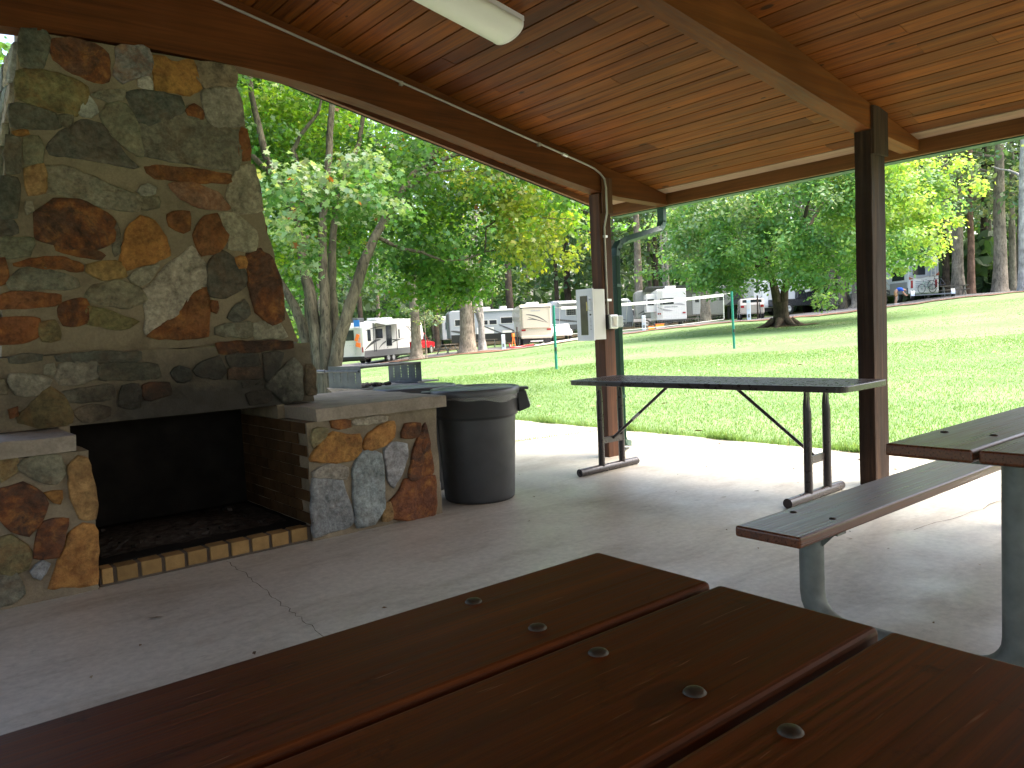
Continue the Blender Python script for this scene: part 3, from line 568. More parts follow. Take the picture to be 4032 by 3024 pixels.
n=20; k=len(zs)
b.add(vs,[(i*n+j,i*n+(j+1)%n,(i+1)*n+(j+1)%n,(i+1)*n+j) for i in range(k-1) for j in range(n)]+[tuple((k-1)*n+j for j in range(n))],0)
b.prism([(.75,2.9),(1.78,2.9),(1.72,3.95),(.82,3.95)],5.08,5.62,'xz',0)
put_stones(b,parse(ST_CH),lambda u,v:(Vector((u,fy(v),v)),NY),.013,1,5)
def rand_stones(u0,u1,v0,v1,cu,cv,cols,seed,lim=None):
    rr=random.Random(seed); out=[]; nu=max(1,round((u1-u0)/cu)); nv=max(1,round((v1-v0)/cv))
    J={}
    def g(i,j):
        if (i,j) not in J:
            e=1; x=u0+(u1-u0)*i/nu+(rr.uniform(-.3,.3)*cu if 0<i<nu else 0); y=v0+(v1-v0)*j/nv+(rr.uniform(-.3,.3)*cv if 0<j<nv else 0); J[(i,j)]=(x,y)
        return J[(i,j)]
    for i in range(nu):
        for j in range(nv):
            q=[g(i,j),g(i+1,j),g(i+1,j+1),g(i,j+1)]; mx=sum(p[0] for p in q)/4; my=sum(p[1] for p in q)/4
            s_=rr.uniform(.78,.88); out.append((rr.choice(cols),[(mx+(p[0]-mx)*s_+rr.uniform(-.012,.012),my+(p[1]-my)*s_+rr.uniform(-.012,.012)) for p in q]))
    return out
lx=lambda v:float(np.interp(v,[p[1] for p in cl],[p[0] for p in cl])); rx=lambda v:float(np.interp(v,[p[1] for p in crr],[p[0] for p in crr]))
put_stones(b,rand_stones(4.95,5.6,1.22,2.9,.24,.2,'lwgtlup',21),lambda u,v:(Vector((lx(v),u,v)),Vector((-1,0,0))),.03,1,6)
put_stones(b,rand_stones(4.95,5.6,1.22,2.9,.24,.2,'lgkrotb',22),lambda u,v:(Vector((rx(v),u,v)),Vector((1,0,0))),.025,1,7)
b.build('chimney',[m_mortar,m_stone],fp,True)
# mantel block
b=MB()
nx=18
def rough_block(b,x0,x1,y0,y1,z0,z1,nx,ny,nz,j,m=0,skip_bottom=False):
    def sheet(f,na,nb,flip):
        vs=[f(a/na,c/nb) for a in range(na+1) for c in range(nb+1)]
        fs=[(a*(nb+1)+c,a*(nb+1)+c+1,(a+1)*(nb+1)+c+1,(a+1)*(nb+1)+c) for a in range(na) for c in range(nb)]
        b.add(vs,[q[::-1] for q in fs] if flip else fs,m)
    J={}
    def pt(x,y,z):
        k=(round(x,3),round(y,3),round(z,3))
        if k not in J: J[k]=(x+rnd.uniform(-j,j),y+rnd.uniform(-j,j),z+(rnd.uniform(-j,j) if z>z0+.001 else 0))
        return J[k]
    X=lambda a:x0+(x1-x0)*a; Y=lambda a:y0+(y1-y0)*a; Z=lambda a:z0+(z1-z0)*a
    sheet(lambda a,c:pt(X(a),y0,Z(c)),nx,nz,True); sheet(lambda a,c:pt(X(a),y1,Z(c)),nx,nz,False)
    sheet(lambda a,c:pt(x0,Y(a),Z(c)),ny,nz,False); sheet(lambda a,c:pt(x1,Y(a),Z(c)),ny,nz,True)
    sheet(lambda a,c:pt(X(a),Y(c),z1),nx,ny,True)
    if not skip_bottom: sheet(lambda a,c:pt(X(a),Y(c),z0),nx,ny,False)
rough_block(b,.40,2.145,4.745,5.5,.80,1.185,18,6,4,.007)
put_stones(b,parse(ST_MA),lambda u,v:(Vector((u,4.745,v)),NY),.013,1,8)
put_stones(b,rand_stones(4.78,5.45,.83,1.16,.22,.16,'lgtkr',23),lambda u,v:(Vector((2.145,u,v)),Vector((1,0,0))),.02,1,9)
b.build('mantel',[m_mortar_soot,m_stone_soot],fp,True)
# piers
def pier(x0,x1,data,seed,side,lab):
    b=MB(); rough_block(b,x0,x1,4.325,5.45,0,.712,8,8,6,.008,0,True)
    put_stones(b,data,lambda u,v:(Vector((u,4.325,v)),NY),.018,1,seed)
    put_stones(b,rand_stones(4.36,5.4,.03,.68,.2,.22,'lgrbtuk',seed+1),lambda u,v:(Vector((side,u,v)),Vector((1 if side==x1 else -1,0,0))),.03,1,seed+2)
    o=b.build('pier',[m_mortar,m_stone],fp,True); o['label']=lab
pier(1.9,2.815,parse(ST_RP),31,2.815,'fieldstone pier beside the grey bin, large pale stones')
pier(-.2,.745,parse(ST_LP)+rand_stones(-.18,.3,.03,.68,.2,.22,'brog',77),41,-.2,'fieldstone pier at the dark open end of the firebox')
def slab(x0,x1,lab,seed):
    b=MB(); rough_block(b,x0,x1,4.285,5.5,.715,.793,10,8,1,.004)
    o=b.build('cap_slab',m_cap,fp,True,.006); o['label']=lab
slab(1.95,2.88,'concrete cap on the pier beside the bins',1); slab(-.25,.69,'concrete cap over the dark end of the firebox',2)
for q in ((1.903,1.952),(.69,.742)): b=MB(); b.box(*q,4.75,5.45,.712,.8); b.build('lintel_end',m_mortar,fp,True)
# firebox of soot-blackened brick
b=MB(); b.box(.60,.742,4.75,5.4,.0,.71,0); b.box(.745,1.9,5.4,5.5,0,.82,0); b.box(.745,1.9,4.76,5.4,.795,.8,0)
b.box(.745,1.9,4.42,5.4,.0,.095,0)
for r_ in range(9):
    y=4.335+(.11 if r_%2 else 0)
    while y<5.38:
        y1=min(y+.205,5.39); soot=rnd.uniform(.5,.8)
        b.box(1.892,1.8995,y+.003,y1-.003,.1+r_*.068+.0025,.1+(r_+1)*.068-.0025,1,(soot,soot*.95,soot*.9))
        y=y1
b.build('firebox',[m_soot,flat('sooty_firebrick',(.095,.055,.025),.9,var=.5,vscale=6,bmp=.3,spec=.1)],fp,True)
b=MB(); b.box(.75,1.895,4.345,4.42,0,.088,0)
x=.755
for i in range(10):
    wd=.06 if i==0 else .106
    b.box(x+.006,x+wd-.002,4.332,4.43,.014+rnd.uniform(0,.003),.092+rnd.uniform(-.003,.003),1,(rnd.uniform(.8,1.15),)*3)
    x+=wd+.011
    if x>1.84: break
b.box(.75,1.895,4.43,4.44,0,.093,0)
b.build('hearth_brick',[flat('sooty_mortar',(.09,.07,.05),.95,var=.3),m_fire],fp,True,.004)
b=MB(); q=np.meshgrid(np.linspace(.8,1.85,34),np.linspace(4.55,5.3,22)); pts=[]
for x,y in zip(q[0].ravel(),q[1].ravel()): pts.append((x+rnd.uniform(-.012,.012),y+rnd.uniform(-.014,.014),.096+max(0,.04*(1-((x-1.25)/.5)**2-((y-4.95)/.34)**2))+rnd.uniform(0,.007)))
b.add(pts,[(i*34+j,i*34+j+1,(i+1)*34+j+1,(i+1)*34+j) for i in range(21) for j in range(33)],0)
for i in range(60):
    x,y=rnd.uniform(.9,1.7),rnd.uniform(4.6,5.2); s_=rnd.uniform(.004,.013); b.obox((x,y,.112),(s_,rnd.uniform(-.01,.01),0),(0,s_*.6,.004),(0,0,s_*.5),0,(rnd.choice([.3,.5,.8,1.3]),)*3)
b.build('ash_bed',m_ash,fp,True)['kind']='stuff'
# ------------------------------------------------------------------ picnic tables
def picnic_table(x_end,yf,zt,xb,yb,zb,lab,frame_x,m_table=m_table):
    """long axis X; x_end = right-hand... near end of the planks; yf = far edge; seat plank starts xb,yb"""
    Lg=2.44; sgn=-1 if x_end<1.5 else 1
    xo=x_end+sgn*Lg; X0,X1=min(x_end,xo),max(x_end,xo)
    yc=yf-.405; t=thing('picnic_table',lab,'picnic table',((X0+X1)/2,yc,0))
    for k in range(3):
        y1=yf-k*.273; y0=y1-.258; b=MB(); kk=rnd.uniform(.9,1.1)
        b.box(X0+rnd.uniform(-.004,.004),X1,y0,y1,zt-.04,zt,0,(kk,kk*rnd.uniform(.95,1.03),kk*.98))
        o=b.build('tabletop_plank',m_table,t,True,.009,3)
        for bx in (x_end+sgn*.325,xo-sgn*.325):
            for by in (y0+.055,y1-.05):
                q=MB(); q.lathe([(.0,.0052),(.006,.005),(.011,.0035),(.0135,.0005),(.014,-.003)],16,(bx,by,zt)); e=q.build('bolt',m_bolt,o); e.data.transform(Matrix.Translation(-t.location))
    xb1=xb+sgn*Lg; B0,B1=min(xb,xb1),max(xb,xb1)
    for s_ in (1,-1):
        y0,y1=(yb,yb+.258) if s_>0 else (2*yc-yb-.258,2*yc-yb)
        b=MB(); b.box(B0,B1,y0,y1,zb-.04,zb,0,(1.05,1.05,1.05)); o=b.build('seat_plank',m_table,t,True,.009,3)
        for bx in (xb+sgn*.305,xb1-sgn*.305):
            for by in (y0+.05,y1-.05):
                q=MB(); q.lathe([(.0,.0052),(.006,.005),(.011,.0035),(.0135,.0005),(.014,-.003)],16,(bx,by,zb)); e=q.build('bolt',m_bolt,o); e.data.transform(Matrix.Translation(-t.location))
    for fx in (frame_x,xo-(frame_x-x_end)):
        b=MB()
        for s_ in (1,-1):
            f=lambda y: y if s_>0 else 2*yc-y
            ys=yb+.125; yt=yc+.075; r_=.11
            pts=[(fx,f(ys),zb-.05),(fx,f(ys),.24)]+[(fx,f(ys-.13+.13*math.cos(a)),.18-.13*math.sin(a)) for a in [R(15*i) for i in range(0,7)]]
            pts+=[(fx,f(yt+.13-.13*math.sin(a)),.18-.13*math.cos(a)) for a in [R(15*i) for i in range(0,7)]]+[(fx,f(yt),.3),(fx,f(yt),zt-.05)]
            b.tube(pts,.0445,18)
            b.box(fx-.03,fx+.03,f(ys)-.12,f(ys)+.12,zb-.048,zb-.04)
            b.add([(fx-.003,f(ys)-.1,zb-.048),(fx-.003,f(ys)+.1,zb-.048),(fx-.003,f(ys)+.04,zb-.11),(fx-.003,f(ys)-.04,zb-.11),(fx+.003,f(ys)-.1,zb-.048),(fx+.003,f(ys)+.1,zb-.048),(fx+.003,f(ys)+.04,zb-.11),(fx+.003,f(ys)-.04,zb-.11)],[(0,1,2,3),(7,6,5,4),(2,3,7,6)[::-1],(1,2,6,5)[::-1],(0,3,7,4)])
        b.box(fx-.03,fx+.03,yc-.36,yc+.32,zt-.062,zt-.0405)
        b.build('frame',m_galv,t,True)
    return t
picnic_table(1.008,1.022,.78,1.0,1.25,.455,'nearest picnic table, dark stained planks with domed bolts seen close up',.68)
picnic_table(2.475,1.181,.78,2.34,1.407,.456,'picnic table with galvanised legs and grey sheen on its bench',2.625,m_table2)
# ------------------------------------------------------------------ black mesh table
mt=thing('metal_table','dark bronze perforated metal table with folding tube legs between the posts','table',(4.80,3.6,0),R(2.4))
Lx,Ly,zt=.315,1.185,.757
b=MB()
nb=94
for i in range(nb+1):
    y=-Ly+.02+(2*Ly-.04)*i/nb; b.box(-Lx+.01,Lx-.01,y-.0045,y+.0045,zt-.008,zt-.001)
for i in range(25):
    x=-Lx+.02+(2*Lx-.04)*i/24; b.box(x-.0045,x+.0045,-Ly+.01,Ly-.01,zt-.0085,zt-.0015)
b.build('mesh_top',m_black,mt)
b=MB(); c_=.06
out=[(Lx-c_+c_*math.cos(a),Ly-c_+c_*math.sin(a)) for a in [R(15*i) for i in range(7)]]
ring=out+[(-x,y) for x,y in out[::-1]]+[(-x,-y) for x,y in out]+[(x,-y) for x,y in out[::-1]]
n=len(ring); inn=[(x*(1-.028/Lx) if True else x,y*(1-.028/Ly)) for x,y in ring]
vs=[(x,y,zt) for x,y in ring]+[(x,y,zt-.04) for x,y in ring]+[(x,y,zt-.04) for x,y in inn]+[(x,y,zt) for x,y in inn]
fs=[]
for i in range(n):
    j=(i+1)%n
    for a in range(4): fs.append((a*n+i,((a+1)%4)*n+i,((a+1)%4)*n+j,a*n+j))
b.add(vs,fs); b.box(-Lx+.02,Lx-.02,-.02,.02,zt-.035,zt-.01); b.box(-Lx+.02,Lx-.02,-Ly*.5-.015,-Ly*.5+.015,zt-.035,zt-.01); b.box(-Lx+.02,Lx-.02,Ly*.5-.015,Ly*.5+.015,zt-.035,zt-.01)
b.build('rim',m_black,mt,False,.005)
for s_ in (1,-1):
    yl=s_*.90
    b=MB(); b.tube([(-.51,yl,.031),(.2,yl,.031)],.031,16); b.tube([(-.513,yl,.031),(-.508,yl,.031)],.032,16); b.build('foot_tube',m_black,mt)
    for x in (-.245,.01):
        b=MB(); b.tube([(x,yl,.05),(x,yl,.58),(x,yl-.004*s_,.63),(x,yl-.006*s_,.68)],[.027,.027,.022,.014],14); b.box(x-.026,x+.026,yl-.008,yl+.008,.61,zt-.03); b.build('leg',m_black,mt)
    b=MB(); b.box(-.24,.0,yl-s_*.012-.012,yl-s_*.012+.012,.235,.285); b.build('crossbar',m_black,mt)
    b=MB(); b.tube([(-.115,yl-s_*.02,.27),(-.115,yl-s_*.62,zt-.03)],.012,10); o=b.build('brace',m_black,mt)
    if s_>0:
        q=MB(); q.tube([(-.115,yl-s_*.24,.27+.457*.367),(-.115,yl-s_*.31,.27+.457*.483)],.0135,10); q.build('sticker',flat('worn_sticker',(.4,.38,.35),.6),o)
# ------------------------------------------------------------------ bins
def bin_(x,y,rz,lab,bag):
    t=thing('trash_bin',lab,'trash bin',(x,y,0),rz,'round grey bins beside the fireplace')
    b=MB(); b.lathe([(0,.012),(.235,.012),(.243,0),(.252,.01),(.256,.03),(.285,.585),(.286,.6),(.300,.605),(.306,.612),(.311,.76),(.318,.765),(.318,.778),(.30,.78)],48); b.build('body',m_can,t)
    b=MB(); b.lathe([(.322,.755),(.326,.79),(.318,.803),(.3,.806),(.292,.797),(.27,.796),(.255,.804),(.15,.814),(.11,.815),(.105,.808),(.03,.808),(0,.808)],48); b.build('lid',m_lid,t)
    for s_ in (1,-1):
        b=MB(); pr=[(.30,.775),(.365,.765),(.392,.66),(.388,.645),(.305,.615)]
        b.prism([(s_*p,z) for p,z in pr],-.075,.075,'xz'); b.build('handle',m_can,t,False,.008)
        b=MB(); b.box(s_*.345-.04,s_*.345+.04,-.06,.06,.773,.79); b.build('lid_latch',m_lid,t,False,.005)
    if bag:
        b=MB(); n=64; pr=[]
        for r_,z in ((.317,.757),(.3185,.745),(.3175,.725)):
            for j in range(n):
                a=2*math.pi*j/n; k=1+.01*math.sin(a*7)+rnd.uniform(-.006,.006); zz=z+(.012*math.sin(a*3+1)+.007*math.sin(a*8) if z<.74 else 0)
                pr.append((r_*k*math.cos(a),r_*k*math.sin(a),zz))
        b.add(pr,[(i*n+j,i*n+(j+1)%n,(i+1)*n+(j+1)%n,(i+1)*n+j) for i in range(2) for j in range(n)],0,None,True)
        b.add([(.33,-.05,.77),(.345,.06,.775),(.41,.03,.67),(.4,-.03,.655),(.36,.0,.71)],[(0,4,3),(0,1,4),(1,2,4),(2,3,4)])
        b.build('bin_liner',m_bag,t)
    return t
bin_(3.285,4.52,R(-35),'grey round bin standing in front, white liner showing under its lid',True)
bin_(3.20,5.20,R(-22),'grey round bin farther back, mostly hidden behind the concrete cap',False)
# ------------------------------------------------------------------ park grill
gr=thing('park_grill','charred steel park grill with notched side plates behind the bins','grill',(3.58,6.50,0),R(8))
Lq,Lp,zb_,zt_=.35,.25,.745,.945
for s_,nsl in ((-1,3),(1,4)):
    b=MB(); x=s_*Lq; y0,y1=-Lp,Lp
    ns=4; w_=(y1-y0); edges=[y0]
    cs=[y0+w_*(k+.75)/(ns+.5) for k in range(ns)]
    for cyy in cs:
        b.box(x-.003,x+.003,edges[-1],cyy-.006,zb_,zt_); edges.append(cyy+.006)
        b.box(x-.003,x+.003,cyy-.006,cyy+.006,zb_,zb_+.05); b.box(x-.003,x+.003,cyy-.006,cyy+.006,zt_-.035,zt_)
        for j in range(4):
            z=zb_+.055+j*.028
            b.add([(x-.003,cyy-.0065,z),(x-.003,cyy+.012,z+.012),(x-.003,cyy-.0065,z+.018),(x+.003,cyy-.0065,z),(x+.003,cyy+.012,z+.012),(x+.003,cyy-.0065,z+.018)],[(0,1,2),(5,4,3),(0,3,4,1),(1,4,5,2)])
    b.box(x-.003,x+.003,edges[-1],y1,zb_,zt_); b.build('side_plate',m_grill,gr)
b=MB()
for y in (-Lp+.02,Lp-.02,-.02): b.tube([(-Lq,y,zt_-.012),(Lq,y,zt_-.012)],.008,8)
b.box(-Lq,Lq,-Lp,-Lp+.16,zt_-.006,zt_); b.build('top_rail',m_grill,gr)
b=MB(); b.tube([(-Lq-.005,Lp+.06,zt_-.045),(-Lq-.005,-Lp+.02,zt_-.045)],.009,8); b.tube([(-Lq-.005,Lp+.17,zt_-.045),(-Lq-.005,Lp+.05,zt_-.045)],.016,10); b.build('grate_rod',m_grill,gr)
b=MB()
vs=[(sx*a,sy*c,z) for a,c,z in ((Lq+.02,Lp+.02,zb_),(Lq*.62,Lp*.55,zb_-.17)) for sx,sy in ((-1,-1),(1,-1),(1,1),(-1,1))]
b.add(vs,[(i,(i+1)%4,4+(i+1)%4,4+i) for i in range(4)]+[(4,5,6,7)]); b.box(-Lq,Lq,-Lp,Lp,zb_-.012,zb_-.004); b.box(Lq-.05,Lq+.22,-Lp,Lp*.4,zb_+.0,zb_+.012); b.build('firebox',m_grill,gr)
b=MB(); b.tube([(0,0,-.1),(0,0,zb_-.15)],.045,14); b.build('pedestal',m_grill,gr)
b=MB()
for i in range(26): b.obox((rnd.uniform(-.25,.1),rnd.uniform(-.15,.15),zb_+rnd.uniform(0,.02)),(rnd.uniform(.01,.03),rnd.uniform(-.01,.01),.004),(0,.012,.004),(0,0,.01),0,(rnd.choice([.3,.6,.9]),)*3)
b.build('charcoal',flat('charcoal',(.05,.045,.04),1),gr)['kind']='stuff'
# ------------------------------------------------------------------ badminton net
p1=P(42.13,23.4); p2=P(54.9,27.)
def netpost(p,lean,lab):
    t=thing('net_post',lab,'net post',p,0,'green net posts on the lawn')
    b=MB(); b.tube([(0,0,-.1),(lean*.3,0,.5),(lean,0,1.9)],.04,14); b.tube([(lean,0,1.9),(lean,0,1.915)],.036,14); b.build('pole',m_postgreen,t)
    b=MB(); b.tube([(lean*.3,0,.72),(lean*.32,0,.74)],.045,14); b.build('collar',m_postgreen,t); b=MB(); b.tube([(lean*.7,0,1.4),(lean*.71,0,1.415)],.044,14); b.build('collar',m_postgreen,t)
    b=MB(); b.bar((lean*.4-.03,-.05,.56),(lean*.4-.03,-.05,.66),.03,.05); b.tube([(lean*.4-.06,-.06,.6),(lean*.4,-.05,.5),(lean*.4+.02,-.03,.44)],.007,6); b.build('winch',m_dark,t)
netpost(p1,-.01,'green net post standing beside the cabinet on the lawn'); netpost(p2,-.06,'green net post by the white net end, leaning slightly')
a=p1+Vector((0,0,1.84)); c=p2+Vector((-.05,0,1.84)); d=(c-a).normalized(); a=a+d*.25; c=c-d*.35
nt_=thing('badminton_net','white net strung across the lawn between the green posts','net',p1.lerp(p2,.5))
def span(u,h): q=a.lerp(c,u); return q+Vector((0,0,h-.05*math.sin(math.pi*u)))
b=MB()
for i in range(24): b.bar(span(i/24,-.02),span((i+1)/24,-.02),.006,.085)
b.build('top_band',m_net,nt_,True)
b=MB()
for i in range(24): b.bar(span(i/24,-.82),span((i+1)/24,-.82),.01,.014)
b.build('bottom_cord',m_net,nt_,True)
b=MB()
for i in range(91): b.bar(span(i/90,-.05),span(i/90,-.78),.0016,.0016)
for j in range(11): b.bar(span(0,-.08-j*.064),span(.5,-.08-j*.064),.0016,.0016); b.bar(span(.5,-.08-j*.064),span(1,-.08-j*.064),.0016,.0016)
b.build('netting',flat('net_cord',(.3,.3,.3),.9),nt_,True)
for q in ([a,p1+Vector((0,0,1.84))],[c,p2+Vector((-.05,0,1.86))]): b=MB(); b.tube(q,.004,6); b.build('tie_cord',m_net,nt_,True)
b=MB(); b.tube([c+Vector((0,0,-.8)),c+Vector((0,0,.02))],.01,6); b.build('side_band',m_net,nt_,True)
# ------------------------------------------------------------------ vehicles
def wheel(par,x,y,r,wd=.22,dual=False,thg=None):
    b=MB(); b.lathe([(r*.62,-wd/2),(r*.93,-wd/2),(r,-wd/2+.03),(r,wd/2-.03),(r*.93,wd/2),(r*.62,wd/2)],24,(x,y,r),axis='y'); o=b.build('wheel',m_rubber,par)
    q=MB(); s_=1 if y>0 else -1
    q.lathe([(0,0),(r*.18,.0),(r*.2,-.02),(r*.5,-.02),(r*.56,.0),(r*.62,.01)] ,20,(x,y+s_*(wd/2-.01),r),axis='y')
    for k in range(5):
        a=2*math.pi*k/5; q.bar((x+r*.15*math.cos(a),y+s_*(wd/2+.002),r+r*.15*math.sin(a)),(x+r*.56*math.cos(a),y+s_*(wd/2+.002),r+r*.56*math.sin(a)),.05,.012,up=(0,1,0))
    q.build('rim',m_alu,o)
    return o
def panel(par,name,mat,x0,x1,z0,z1,y,th=.012,frame=None):
    b=MB(); s_=1 if y>0 else -1
    b.box(x0,x1,y,y+s_*th,z0,z1); o=b.build(name,mat,par)
    if frame:
        q=MB(); f=.035
        for a in ((x0-f,x1+f,z1,z1+f),(x0-f,x1+f,z0-f,z0),(x0-f,x0,z0,z1),(x1,x1+f,z0,z1)): q.box(a[0],a[1],y,y+s_*(th+.006),a[2],a[3])
        q.build('frame',frame,o)
    return o
def decal(par,y,polys,mat,th=.006,name='stripe'):
    b=MB(); s_=1 if y>0 else -1
    for pl in polys:
        A=sum(pl[i][0]*pl[(i+1)%len(pl)][1]-pl[(i+1)%len(pl)][0]*pl[i][1] for i in range(len(pl)))
        b.prism(pl if A>0 else pl[::-1],y,y+s_*th,'xz')
    return b.build(name,mat,par)
def swoosh(p0,p1,p2,w0,n=10):
    up_,lo=[],[]
    for i in range(n+1):
        t=i/n; x=(1-t)**2*p0[0]+2*t*(1-t)*p1[0]+t*t*p2[0]; z=(1-t)**2*p0[1]+2*t*(1-t)*p1[1]+t*t*p2[1]
        w=w0*math.sin(math.pi*min(1,.08+t*.92))**.8; up_.append((x,z+w/2)); lo.append((x,z-w/2))
    return up_+lo[::-1]
def rear_panel(par,name,mat,y0,y1,z0,z1,x,th=.012):
    b=MB(); b.box(x-th,x,y0,y1,z0,z1); return b.build(name,mat,par)
def rear_decal(par,polys,x,mat,name='stripe',th=.006):
    b=MB()
    for pl in polys: b.prism(pl,x-th,x,'yz')
    return b.build(name,mat,par)
def rvbody(par,prof,W,mat,bevel=.06):
    b=MB(); b.prism(prof,-W/2,W/2,'xz'); return b.build('body',mat,par,False,bevel)
def scribble(par,x0,x1,z,h,y,mat,rear=None):
    """tiny worn lettering, unreadable at this distance"""
    b=MB(); x=x0; i=0
    while x<x1-.05:
        wd=rnd.uniform(.06,.12)
        if rear is None:
            s_=1 if y>0 else -1; b.box(x,x+wd*.75,y,y+s_*.006,z+rnd.uniform(0,h*.2),z+h*rnd.uniform(.7,1))
        else: b.box(rear-.006,rear,x,x+wd*.75,z+rnd.uniform(0,h*.2),z+h*rnd.uniform(.7,1))
        x+=wd
    return b.build('lettering',mat,par)
def rad_from_heading(az): return R(90-az)
m_grey3=flat('grey_decal',(.3,.3,.31),.4)
# fifth-wheel trailer hitched to the red pickup
v=thing('camping_trailer','long white camping trailer with rear ladder, hitched to the red pickup','trailer',P(29.2,61.5),rad_from_heading(54)); v.scale=(1.06,.95,.93)
W=2.45; bx=rvbody(v,[(-4.7,.62),(3.3,.62),(3.3,1.55),(6.1,1.7),(6.3,2.2),(6.0,3.25),(5.4,3.6),(1.5,3.62),(-1.2,3.45),(-4.55,3.3),(-4.75,2.9)],W,m_rv,.08)
y=-W/2
b=MB(); b.box(-4.7,3.25,y-.02,y-.002,.6,1.12); b.build('skirt',flat('grey_skirt',(.12,.125,.135),.4),v)
for xx in (-.75,.15): wheel(v,xx,y+.13,.39); wheel(v,xx,-y-.13,.39)
b=MB(); b.box(-4.5,3.2,-1.1,1.1,.45,.62); b.box(-4.6,-4.4,-1.15,1.15,.35,.6); b.build('chassis',m_dark,v)
panel(v,'window',m_glass,-4.15,-3.6,1.85,2.75,y,.012,m_rv); panel(v,'window',m_glass,-2.75,-1.7,2.05,2.75,y,.012,m_dark); panel(v,'door',m_glass,-1.1,-.1,1.35,3.05,y,.014,m_rv); panel(v,'window',m_glass,4.2,4.8,2.5,3.1,y,.012,m_rv); panel(v,'window',m_glass,1.15,1.4,1.95,2.7,y,.012,m_rv)
decal(v,y,[swoosh((2.6,3.0),(4.4,2.5),(3.2,1.7),.14),swoosh((3.0,3.0),(5,2.5),(3.8,1.7),.1),swoosh((-4.6,1.2),(-3,2.0),(-1.9,1.9),.2),swoosh((-2.4,1.2),(-1.2,2.1),(1.4,1.75),.14),swoosh((-1,1.2),(0,1.9),(2.6,1.9),.1)],m_stripe)
decal(v,y,[swoosh((-4.6,2.6),(-3,3.0),(.7,3.1),.07)],m_stripe)
b=MB()
for x_ in (-3.2,-2.9,.75): b.bar((x_,y-.05,1.0),(x_,y-.05,3.2),.04,.04)
b.bar((-3.2,y-.06,3.2),(.75,y-.06,3.3),.09,.12); b.build('awning_arm',flat('dark_arm',(.1,.1,.11),.4),v)
b=MB(); b.bar((-3.2,y-.12,3.22),(.8,y-.12,3.32),.14,.14); b.add([(-3.2,y-.02,3.3),(.8,y-.02,3.42),(.8,y-1.1,3.2),(-3.2,y-1.1,3.05),(-3.2,y-.02,3.32),(.8,y-.02,3.44),(.8,y-1.1,3.22),(-3.2,y-1.1,3.07)],[(0,1,2,3),(7,6,5,4),(2,3,7,6)]); b.build('awning',m_rv,v)
b=MB(); b.box(-4.3,-3.3,-.6,.6,3.32,3.68); b.build('roof_air_conditioner',flat('dark_ac',(.08,.085,.09),.5),v,False,.05)
b=MB(); b.box(-1,-.2,-.4,.4,3.5,3.72); b.box(1.2,1.9,-.4,.4,3.6,3.78); b.build('roof_vent',m_rv,v,False,.03)
lad=MB()
for yy in (-1.02,-.58): lad.bar((-4.84,yy,.75),(-4.84,yy,3.35),.05,.05)
for k in range(8): lad.bar((-4.84,-1.02,1.0+k*.3),(-4.84,-.58,1.0+k*.3),.035,.035)
lad=lad.build('ladder',m_alu,v)
q=MB(); q.box(-4.9,-4.82,-1.02,-.58,3.0,3.5); q.build('blue_bag',m_blue,lad)
b=MB(); b.obox((-4.93,-.8,2.15),(.05,0,.0),(0,.1,.05),(0,-.1,.25)); b.obox((-4.93,-.86,1.6),(.05,0,0),(0,.17,.05),(0,-.03,.16)); b.build('orange_strap',m_orange,lad)
rear_panel(v,'window',m_glass,-.45,1.0,1.95,2.75,-4.735); rear_panel(v,'tail_light',m_tail,-1.15,-1.05,1.0,1.4,-4.715); scribble(v,-.4,.6,1.55,.17,0,m_grey3,-4.715)
rear_panel(v,'bumper',m_dark,-1.2,1.2,.5,.7,-4.71,.1)
# red pickup
v=thing('pickup_truck','red pickup truck under the nose of the white trailer','pickup',P(31.7,67.8),rad_from_heading(54))
def pickup(v,paint,W=1.95):
    b=MB(); b.prism([(-2.9,.62),(2.7,.62),(2.85,.8),(2.8,1.12),(1.35,1.2),(-2.9,1.2)],-W/2,W/2,'xz'); o=b.build('body',paint,v,False,.06)
    b=MB(); b.prism([(-.85,1.2),(1.35,1.2),(.75,1.88),(.4,1.95),(-.55,1.95),(-.8,1.85)],-W/2+.06,W/2-.06,'xz'); b.build('cab',paint,v,False,.06)
    for s_ in (1,-1):
        yy=s_*(W/2-.055); b=MB(); 
        for pl in ([(.15,1.3),(1.1,1.3),(.68,1.8),(.15,1.84)],[(-.7,1.3),(.05,1.3),(.05,1.84),(-.6,1.82)]):
            b.prism(pl if s_<0 else pl,yy,yy+s_*.008,'xz')
        b.build('window',m_glass,v)
        b=MB()
        for xx in (-1.75,1.85): b.lathe([(.0,.0),(.5,.0),(.52,.02)],20,(xx,s_*(W/2-.012),.42),axis='y')
        b.build('wheel_arch',m_dark,v)
        for xx in (-1.75,1.85): wheel(v,xx,s_*(W/2-.1),.42,.26)
        b=MB(); b.box(1.0,1.12,s_*(W/2+.0),s_*(W/2+.22),1.32,1.5) if s_>0 else b.box(1.0,1.12,-W/2-.22,-W/2,1.32,1.5); b.build('mirror',m_dark,v,False,.03)
        b=MB(); b.box(2.83,2.88,s_*.62-.2,s_*.62+.2,.85,1.05); b.build('headlight',flat('headlamp',(.7,.7,.7),.15),v)
    b=MB(); b.box(2.84,2.9,-.45,.45,.78,1.08); b.build('grille',m_dark,v); b=MB(); b.box(2.72,2.98,-.95,.95,.5,.72); b.build('bumper',m_alu,v,False,.04)
    b=MB(); b.prism([(1.3,1.26),(1.34,1.24),(.78,1.86),(.74,1.86)],-.8,.8,'xz'); b.build('windscreen',m_glass,v)
    b=MB(); b.box(-2.85,-.95,-.8,.8,1.19,1.205); b.build('bed_floor',m_dark,v)
pickup(v,m_red,2.0); v.scale=(.95,.95,1)
